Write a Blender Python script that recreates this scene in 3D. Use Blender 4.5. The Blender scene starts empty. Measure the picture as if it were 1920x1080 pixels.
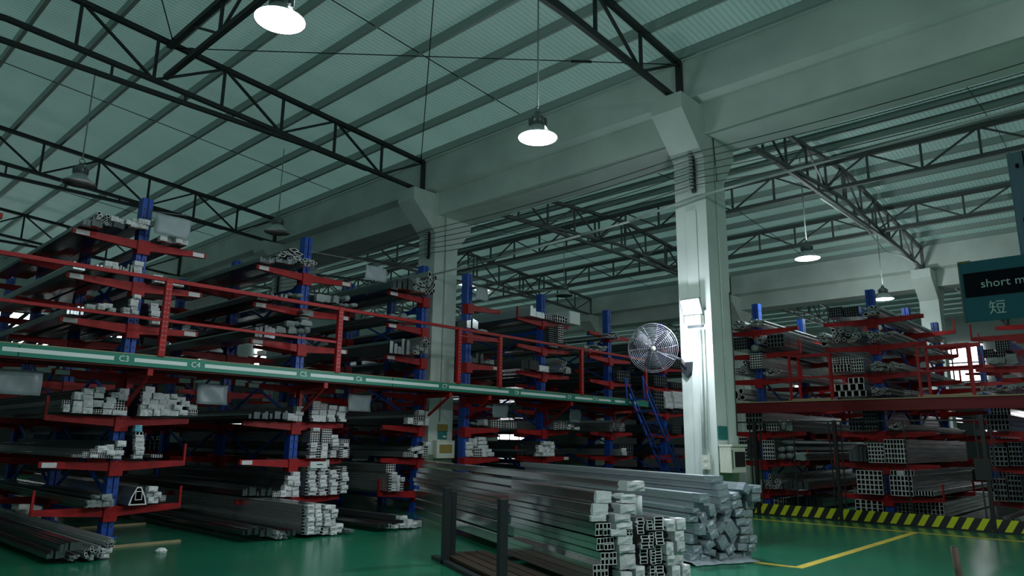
import bpy, math, random
from mathutils import Matrix, Vector, Euler
random.seed(7)
sc=bpy.context.scene
COL=sc.collection
# ---------------- camera, world, exposure, main lights ----------------
def set_camera():
    yaw,pitch,roll=[math.radians(v) for v in (42.878,12.224,0.6786)]
    f=Vector((math.cos(yaw)*math.cos(pitch),math.sin(yaw)*math.cos(pitch),math.sin(pitch)))
    r=Vector((math.sin(yaw),-math.cos(yaw),0)); u=r.cross(f)
    c,s=math.cos(roll),math.sin(roll)
    r,u=c*r+s*u,-s*r+c*u
    cam=bpy.data.cameras.new('camera'); cam.sensor_width=36; cam.lens=1334.42/1920*36
    cam.clip_end=200; cam.clip_start=.05
    o=bpy.data.objects.new('camera',cam); COL.objects.link(o)
    m=Matrix((r,u,-f)).transposed().to_4x4(); m.translation=Vector((0,0,1.55)); o.matrix_world=m
    sc.camera=o
set_camera()
sc.view_settings.view_transform='Standard'; sc.view_settings.look='None'; sc.view_settings.gamma=1
sc.view_settings.use_curve_mapping=False
sc.view_settings.exposure=0.0
w_=bpy.data.worlds.new('world'); sc.world=w_; w_.use_nodes=True
bg=w_.node_tree.nodes['Background']; bg.inputs[0].default_value=(.62,.92,.88,1); bg.inputs[1].default_value=.40
LAMP_COL=(.90,1.0,1.0)
LAMP_W={'bright':115,'far':175,'work':520}
FLOOD_W=150
ROOF_TRANS=.52
def light(name,kind,loc,power,color=(1,1,1),**kw):
    l=bpy.data.lights.new(name,kind); l.energy=power; l.color=color
    rot=kw.pop('rot',None)
    for k,v in kw.items(): setattr(l,k,v)
    o=bpy.data.objects.new(name,l); COL.objects.link(o); o.location=loc
    if rot is not None: o.rotation_euler=rot
    return o
# ---------------- materials ----------------
def mk(name,col,rough=.6,metal=0,noise=0,scale=4,stretch=(1,1,1),bump=0,spec=.5,col2=None,rand=0):
    m=bpy.data.materials.new(name); m.use_nodes=True; nt=m.node_tree; b=nt.nodes['Principled BSDF']
    b.inputs['Base Color'].default_value=(*col,1); b.inputs['Roughness'].default_value=rough; b.inputs['Metallic'].default_value=metal
    b.inputs['Specular IOR Level'].default_value=spec
    if noise or bump:
        tc=nt.nodes.new('ShaderNodeTexCoord'); mp=nt.nodes.new('ShaderNodeMapping'); mp.inputs['Scale'].default_value=stretch
        nt.links.new(tc.outputs['Object'],mp.inputs[0])
        n=nt.nodes.new('ShaderNodeTexNoise'); n.inputs['Scale'].default_value=scale; n.inputs['Detail'].default_value=5
        nt.links.new(mp.outputs[0],n.inputs['Vector'])
        if noise:
            mx=nt.nodes.new('ShaderNodeMix'); mx.data_type='RGBA'
            c2=col2 or tuple(max(0,c*(1-noise)) for c in col)
            mx.inputs[6].default_value=(*col,1); mx.inputs[7].default_value=(*c2,1)
            rp=nt.nodes.new('ShaderNodeMapRange'); rp.inputs[1].default_value=.35; rp.inputs[2].default_value=.7
            nt.links.new(n.outputs['Fac'],rp.inputs[0]); nt.links.new(rp.outputs[0],mx.inputs[0])
            out=mx.outputs[2]
            if rand:
                oi=nt.nodes.new('ShaderNodeObjectInfo'); hs=nt.nodes.new('ShaderNodeHueSaturation')
                r2=nt.nodes.new('ShaderNodeMapRange'); r2.inputs[3].default_value=1-rand; r2.inputs[4].default_value=1+rand*.3
                nt.links.new(oi.outputs['Random'],r2.inputs[0]); nt.links.new(r2.outputs[0],hs.inputs['Value'])
                nt.links.new(out,hs.inputs['Color']); out=hs.outputs[0]
            nt.links.new(out,b.inputs['Base Color'])
            r3=nt.nodes.new('ShaderNodeMapRange'); r3.inputs[3].default_value=rough*.8; r3.inputs[4].default_value=min(1,rough*1.3)
            nt.links.new(n.outputs['Fac'],r3.inputs[0]); nt.links.new(r3.outputs[0],b.inputs['Roughness'])
        if bump:
            bp=nt.nodes.new('ShaderNodeBump'); bp.inputs['Strength'].default_value=bump; bp.inputs['Distance'].default_value=.02
            nt.links.new(n.outputs['Fac'],bp.inputs['Height']); nt.links.new(bp.outputs[0],b.inputs['Normal'])
    return m
def emit(name,col,strength):
    m=bpy.data.materials.new(name); m.use_nodes=True; nt=m.node_tree
    b=nt.nodes['Principled BSDF']; b.inputs['Base Color'].default_value=(.8,.8,.8,1)
    b.inputs['Emission Color'].default_value=(*col,1); b.inputs['Emission Strength'].default_value=strength
    return m
M={}
M['floor']=mk('green_epoxy_floor',(.012,.18,.095),.21,0,.45,.35,bump=.012,col2=(.012,.115,.07))
M['concrete']=mk('white_painted_concrete',(.62,.70,.66),.75,0,.25,.7,bump=.1)
M['dado']=mk('green_dado_paint',(.20,.30,.20),.6,0,.2,2)
M['roof']=mk('roof_sheet',(.62,.72,.70),.38,.12,.10,.5,spec=.6)
M['purlin']=mk('galvanised_purlin',(.36,.43,.40),.5,.2,.3,2,stretch=(1,.3,1))
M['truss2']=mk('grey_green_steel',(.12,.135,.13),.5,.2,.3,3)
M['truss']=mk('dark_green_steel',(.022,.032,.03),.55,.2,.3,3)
M['red']=mk('red_rack_paint',(.40,.009,.011),.45,0,.3,6,col2=(.24,.006,.008),spec=.3)
M['blue']=mk('blue_rack_paint',(.008,.075,.42),.42,0,.3,6,col2=(.006,.05,.28))
M['shadedred']=mk('shaded_red_paint',(.17,.006,.008),.5,0,.4,3,spec=.3)  # same red paint, darkened so the deck beams look shaded
M['blade']=mk('grey_fan_blade',(.035,.04,.045),.85,spec=.1)
M['ladder']=mk('blue_ladder_paint',(.012,.09,.5),.4,0,.2,6)
M['greenband']=mk('green_fascia',(.004,.21,.14),.45,0,.2,2)
M['white']=mk('white_stripe',(.70,.78,.76),.5,0,.1,6)
M['paper']=mk('white_wrap_paper',(.76,.77,.79),.55,0,.18,9,bump=.3,rand=.2)
M['grey']=mk('translucent_grey_wrap',(.34,.40,.40),.4,0,.4,9,bump=.5,rand=.35)
M['blockwrap']=mk('blue_grey_film_wrap',(.34,.40,.45),.35,.1,.3,7,bump=.2,rand=.25)
M['cyan']=mk('light_blue_carton',(.16,.52,.66),.55,0,.15,8)
M['film']=mk('film_wrapped_aluminium',(.36,.40,.42),.20,.85,.5,14,stretch=(1.6,.08,1.6),bump=.03,rand=.5)
M['filmbright']=mk('film_wrapped_bright_aluminium',(.62,.70,.74),.30,.7,.25,10,stretch=(1.2,.1,1.2),bump=.06,rand=.12)
M['mirror']=mk('polished_aluminium',(.76,.80,.80),.15,.97,.05,6,stretch=(1.5,.03,1.5),bump=0,rand=.08)
M['alu']=mk('bare_aluminium',(.70,.74,.74),.26,.8,.3,12,stretch=(1.5,.07,1.5),rand=.25)
M['alurim']=mk('sawn_aluminium_end',(.86,.87,.87),.5,.1,.15,20)
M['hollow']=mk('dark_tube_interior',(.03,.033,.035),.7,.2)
M['darkalu']=mk('dark_bronze_aluminium',(.20,.22,.23),.16,.85,.4,10,stretch=(1.5,.06,1.5),bump=.012,rand=.3)
M['black']=mk('black_fence_paint',(.008,.009,.01),.5,0,.2,6)
M['steel']=mk('grey_steel',(.16,.18,.19),.45,.5,.3,6)
M['darksteel']=mk('dark_stake_steel',(.03,.036,.042),.5,.3,.3,6)
M['wood']=mk('brown_timber',(.045,.022,.013),.7,0,.4,5,stretch=(6,.4,6),bump=.2)
M['ply']=mk('plywood_deck',(.40,.30,.17),.7,0,.3,4,stretch=(1,6,1))
M['rust']=mk('rusty_tube',(.075,.045,.03),.75,.1,.4,10)
M['yellow']=mk('yellow_floor_paint',(.62,.46,.03),.5,0,.3,3)
M['teal']=mk('teal_sign',(.008,.15,.21),.45,0,.12,3)
M['navy']=mk('black_sign_band',(.004,.005,.012),.6,0,.2,3,spec=.15)
M['letter']=mk('white_lettering',(.75,.80,.80),.5)
M['post']=mk('blue_grey_post',(.17,.24,.33),.5,.2,.3,5)
M['beige']=mk('cream_plastic_box',(.62,.64,.55),.5,0,.1,5)
M['glass']=mk('dark_meter_window',(.02,.022,.02),.2)
M['tealbox']=mk('teal_label',(.01,.16,.15),.5)
M['gold']=mk('yellow_brown_label',(.30,.22,.05),.5)
M['darkband']=mk('added_dark_band',(.07,.08,.08),.7,0,.3,1)  # colour of the wall bands added to darken the background
M['wall']=mk('pale_wall',(.50,.56,.54),.8,0,.2,.5)
M['pipe']=mk('grey_conduit',(.34,.40,.38),.5,.2,.2,5)
M['conduit']=mk('white_conduit',(.60,.66,.64),.5,0,.1,5)
M['wire']=mk('dark_wire',(.02,.025,.025),.5)
M['lampshell']=mk('lamp_housing',(.20,.24,.24),.35,.5,.2,8)
M['lampdish']=mk('lamp_reflector',(.55,.60,.60),.3,.5,.1,8)
M['chrome']=mk('grey_wire',(.20,.21,.25),.5,.4)
M['plastic']=mk('clear_sleeve_paper',(.38,.44,.48),.36,0,.2,5,bump=.04,spec=.35)
M['lampon']=emit('lit_lamp_face',(.92,1,1),9)
M['lampfar']=emit('lit_lamp_face_far',(.92,1,1),3.2)
M['floodface']=emit('lit_flood_face',(.93,.94,1),30)
M['daylight']=emit('daylit_window_pane',(.90,1,.98),3.5)
M['daylight2']=emit('bright_daylit_window_pane',(.98,.95,1),5)
def translucent_roof():
    m=M['roof']; nt=m.node_tree; b=nt.nodes['Principled BSDF']; out=nt.nodes['Material Output']
    tr=nt.nodes.new('ShaderNodeBsdfTranslucent'); n=nt.nodes.new('ShaderNodeTexNoise'); n.inputs['Scale'].default_value=.35; n.inputs['Detail'].default_value=3
    tc=nt.nodes.new('ShaderNodeTexCoord'); mp=nt.nodes.new('ShaderNodeMapping'); mp.inputs['Scale'].default_value=(.5,2.2,1); nt.links.new(tc.outputs['Object'],mp.inputs[0]); nt.links.new(mp.outputs[0],n.inputs['Vector'])
    cr=nt.nodes.new('ShaderNodeMix'); cr.data_type='RGBA'; cr.inputs[6].default_value=(.70,.86,.82,1); cr.inputs[7].default_value=(.40,.52,.49,1)
    nt.links.new(n.outputs['Fac'],cr.inputs[0])
    wv=nt.nodes.new('ShaderNodeTexWave'); wv.bands_direction='Y'; wv.inputs['Scale'].default_value=3.14; wv.inputs['Distortion'].default_value=0
    nt.links.new(tc.outputs['Object'],wv.inputs['Vector'])
    wr=nt.nodes.new('ShaderNodeMapRange'); wr.inputs[1].default_value=0; wr.inputs[2].default_value=.35; wr.inputs[3].default_value=.72; wr.inputs[4].default_value=1
    nt.links.new(wv.outputs['Fac'],wr.inputs[0])
    hs=nt.nodes.new('ShaderNodeHueSaturation'); nt.links.new(wr.outputs[0],hs.inputs['Value']); nt.links.new(cr.outputs[2],hs.inputs['Color'])
    nt.links.new(hs.outputs[0],tr.inputs['Color'])
    mx=nt.nodes.new('ShaderNodeMixShader'); mx.inputs[0].default_value=ROOF_TRANS
    nt.links.new(b.outputs[0],mx.inputs[1]); nt.links.new(tr.outputs[0],mx.inputs[2]); nt.links.new(mx.outputs[0],out.inputs['Surface'])
translucent_roof()
# hazard stripes (flat print on the kick board)
def hazard():
    m=mk('hazard_stripes',(.5,.5,.01),.5); nt=m.node_tree; b=nt.nodes['Principled BSDF']
    tc=nt.nodes.new('ShaderNodeTexCoord'); sx=nt.nodes.new('ShaderNodeSeparateXYZ'); nt.links.new(tc.outputs['Object'],sx.inputs[0])
    def mth(op,a,bv):
        n=nt.nodes.new('ShaderNodeMath'); n.operation=op
        for i,v in enumerate((a,bv)):
            if isinstance(v,(int,float)): n.inputs[i].default_value=v
            else: nt.links.new(v,n.inputs[i])
        return n.outputs[0]
    s=mth('ADD',sx.outputs['Y'],mth('MULTIPLY',sx.outputs['Z'],.6))
    fr=mth('FRACT',mth('MULTIPLY',s,1/.25),0); st=mth('LESS_THAN',fr,.47)
    mx=nt.nodes.new('ShaderNodeMix'); mx.data_type='RGBA'; mx.inputs[6].default_value=(.012,.013,.012,1); mx.inputs[7].default_value=(.55,.60,.012,1)
    nt.links.new(st,mx.inputs[0]); nt.links.new(mx.outputs[2],b.inputs['Base Color'])
    return m
M['hazard']=hazard()
# ---------------- mesh helpers ----------------
MC={}
def mesh(key,verts,faces,mats,fm=None,smooth=False):
    me=bpy.data.meshes.new(key); me.from_pydata(verts,[],faces)
    for m in mats: me.materials.append(M[m])
    if fm: me.polygons.foreach_set('material_index',fm)
    if smooth: me.polygons.foreach_set('use_smooth',[True]*len(me.polygons))
    me.update(); return me
def boxvf(x0,y0,z0,x1,y1,z1):
    v=[(x0,y0,z0),(x1,y0,z0),(x1,y1,z0),(x0,y1,z0),(x0,y0,z1),(x1,y0,z1),(x1,y1,z1),(x0,y1,z1)]
    f=[(0,3,2,1),(4,5,6,7),(0,1,5,4),(1,2,6,5),(2,3,7,6),(3,0,4,7)]
    return v,f
class MB:
    def __init__(s): s.v=[];s.f=[];s.m=[]
    def add(s,v,f,m=0):
        o=len(s.v); s.v+=[tuple(p) for p in v]; s.f+=[tuple(i+o for i in q) for q in f]; s.m+=[m]*len(f)
    def box(s,a,b,m=0):
        lo=[min(p,q) for p,q in zip(a,b)]; hi=[max(p,q) for p,q in zip(a,b)]
        s.add(*boxvf(*lo,*hi),m)
    def tube(s,p0,p1,r,n=8,m=0,cap=True,r1=None):
        p0,p1=Vector(p0),Vector(p1); d=(p1-p0); q=d.to_track_quat('Z','X'); r1=r if r1 is None else r1
        v=[]
        for P,R in((p0,r),(p1,r1)):
            for i in range(n):
                a=2*math.pi*i/n; v.append(P+q@Vector((R*math.cos(a),R*math.sin(a),0)))
        f=[(i,(i+1)%n,n+(i+1)%n,n+i) for i in range(n)]
        if cap: f+=[tuple(range(n-1,-1,-1)),tuple(range(n,2*n))]
        s.add(v,f,m)
    def path(s,pts,r,n=6,m=0):
        for a,b in zip(pts,pts[1:]): s.tube(a,b,r,n,m)
    def ring(s,c,R,r,q=None,n=32,k=4,m=0):
        v=[];f=[]
        for i in range(n):
            a=2*math.pi*i/n
            for j in range(k):
                b=2*math.pi*j/k; p=Vector(((R+r*math.cos(b))*math.cos(a),(R+r*math.cos(b))*math.sin(a),r*math.sin(b)))
                v.append(Vector(c)+(q@p if q else p))
        for i in range(n):
            for j in range(k):
                f.append((i*k+j,((i+1)%n)*k+j,((i+1)%n)*k+(j+1)%k,i*k+(j+1)%k))
        s.add(v,f,m)
    def lathe(s,prof,n=28,m=0):
        v=[];f=[];k=len(prof)
        for i in range(n):
            a=2*math.pi*i/n
            for r,z in prof: v.append((r*math.cos(a),r*math.sin(a),z))
        for i in range(n):
            for j in range(k-1):
                f.append((i*k+j,((i+1)%n)*k+j,((i+1)%n)*k+j+1,i*k+j+1))
        s.add(v,f,m)
    def mesh(s,key,mats,smooth=False): return mesh(key,s.v,s.f,mats,s.m,smooth)
def ob(name,me,parent=None,loc=(0,0,0),rot=None,scale=None,label=None,cat=None,group=None,kind=None):
    o=bpy.data.objects.new(name,me); COL.objects.link(o)
    if parent is not None: o.parent=parent
    o.location=loc
    if rot is not None: o.rotation_euler=rot
    if scale is not None: o.scale=scale
    if label: o['label']=label
    if cat: o['category']=cat
    if group: o['group']=group
    if kind: o['kind']=kind
    return o
def thing(name,label,cat,loc=(0,0,0),rz=0,group=None,kind=None):
    return ob(name,None,None,loc,(0,0,rz),None,label,cat,group,kind)
def unitbox(mat):
    k='box_'+mat
    if k not in MC: MC[k]=mesh(k,*boxvf(-.5,-.5,-.5,.5,.5,.5),[mat])
    return MC[k]
def part(name,mat,parent,a,b,**kw):
    """box part between two world corners (parent unrotated)"""
    L=parent.location if parent is not None else Vector()
    a,b=Vector(a),Vector(b)
    return ob(name,unitbox(mat),parent,(a+b)/2-L,None,[max(abs(q),.002) for q in (b-a)],**kw)
def bar(name,mat,parent,p0,p1,w,h=None,**kw):
    L=parent.location if parent is not None else Vector()
    p0,p1=Vector(p0),Vector(p1); d=p1-p0
    o=ob(name,unitbox(mat),parent,(p0+p1)/2-L,None,(d.length,w,h or w),**kw)
    q=d.to_track_quat('X','Z'); o.rotation_mode='QUATERNION'; o.rotation_quaternion=q
    return o
def rod(name,mat,parent,p0,p1,r,n=8,**kw):
    mb=MB(); L=parent.location if parent is not None else Vector()
    mb.tube(Vector(p0)-L,Vector(p1)-L,r,n); return ob(name,mb.mesh(name,[mat],True),parent,**kw)
def text(name,s,size,mat,parent,loc,rot,align='CENTER',label=None,depth=.002):
    cu=bpy.data.curves.new(name,'FONT'); cu.body=s; cu.size=size; cu.align_x=align; cu.align_y='CENTER'; cu.extrude=depth; cu.resolution_u=3
    t=bpy.data.objects.new(name+'_tmp',cu); COL.objects.link(t)
    dg=bpy.context.evaluated_depsgraph_get(); me=bpy.data.meshes.new_from_object(t.evaluated_get(dg))
    bpy.data.objects.remove(t); bpy.data.curves.remove(cu)
    me.materials.clear(); me.materials.append(M[mat])
    L=parent.location if parent is not None else Vector()
    return ob(name,me,parent,Vector(loc)-L,rot,label=label)
STRUCT=dict(kind='structure')
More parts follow.
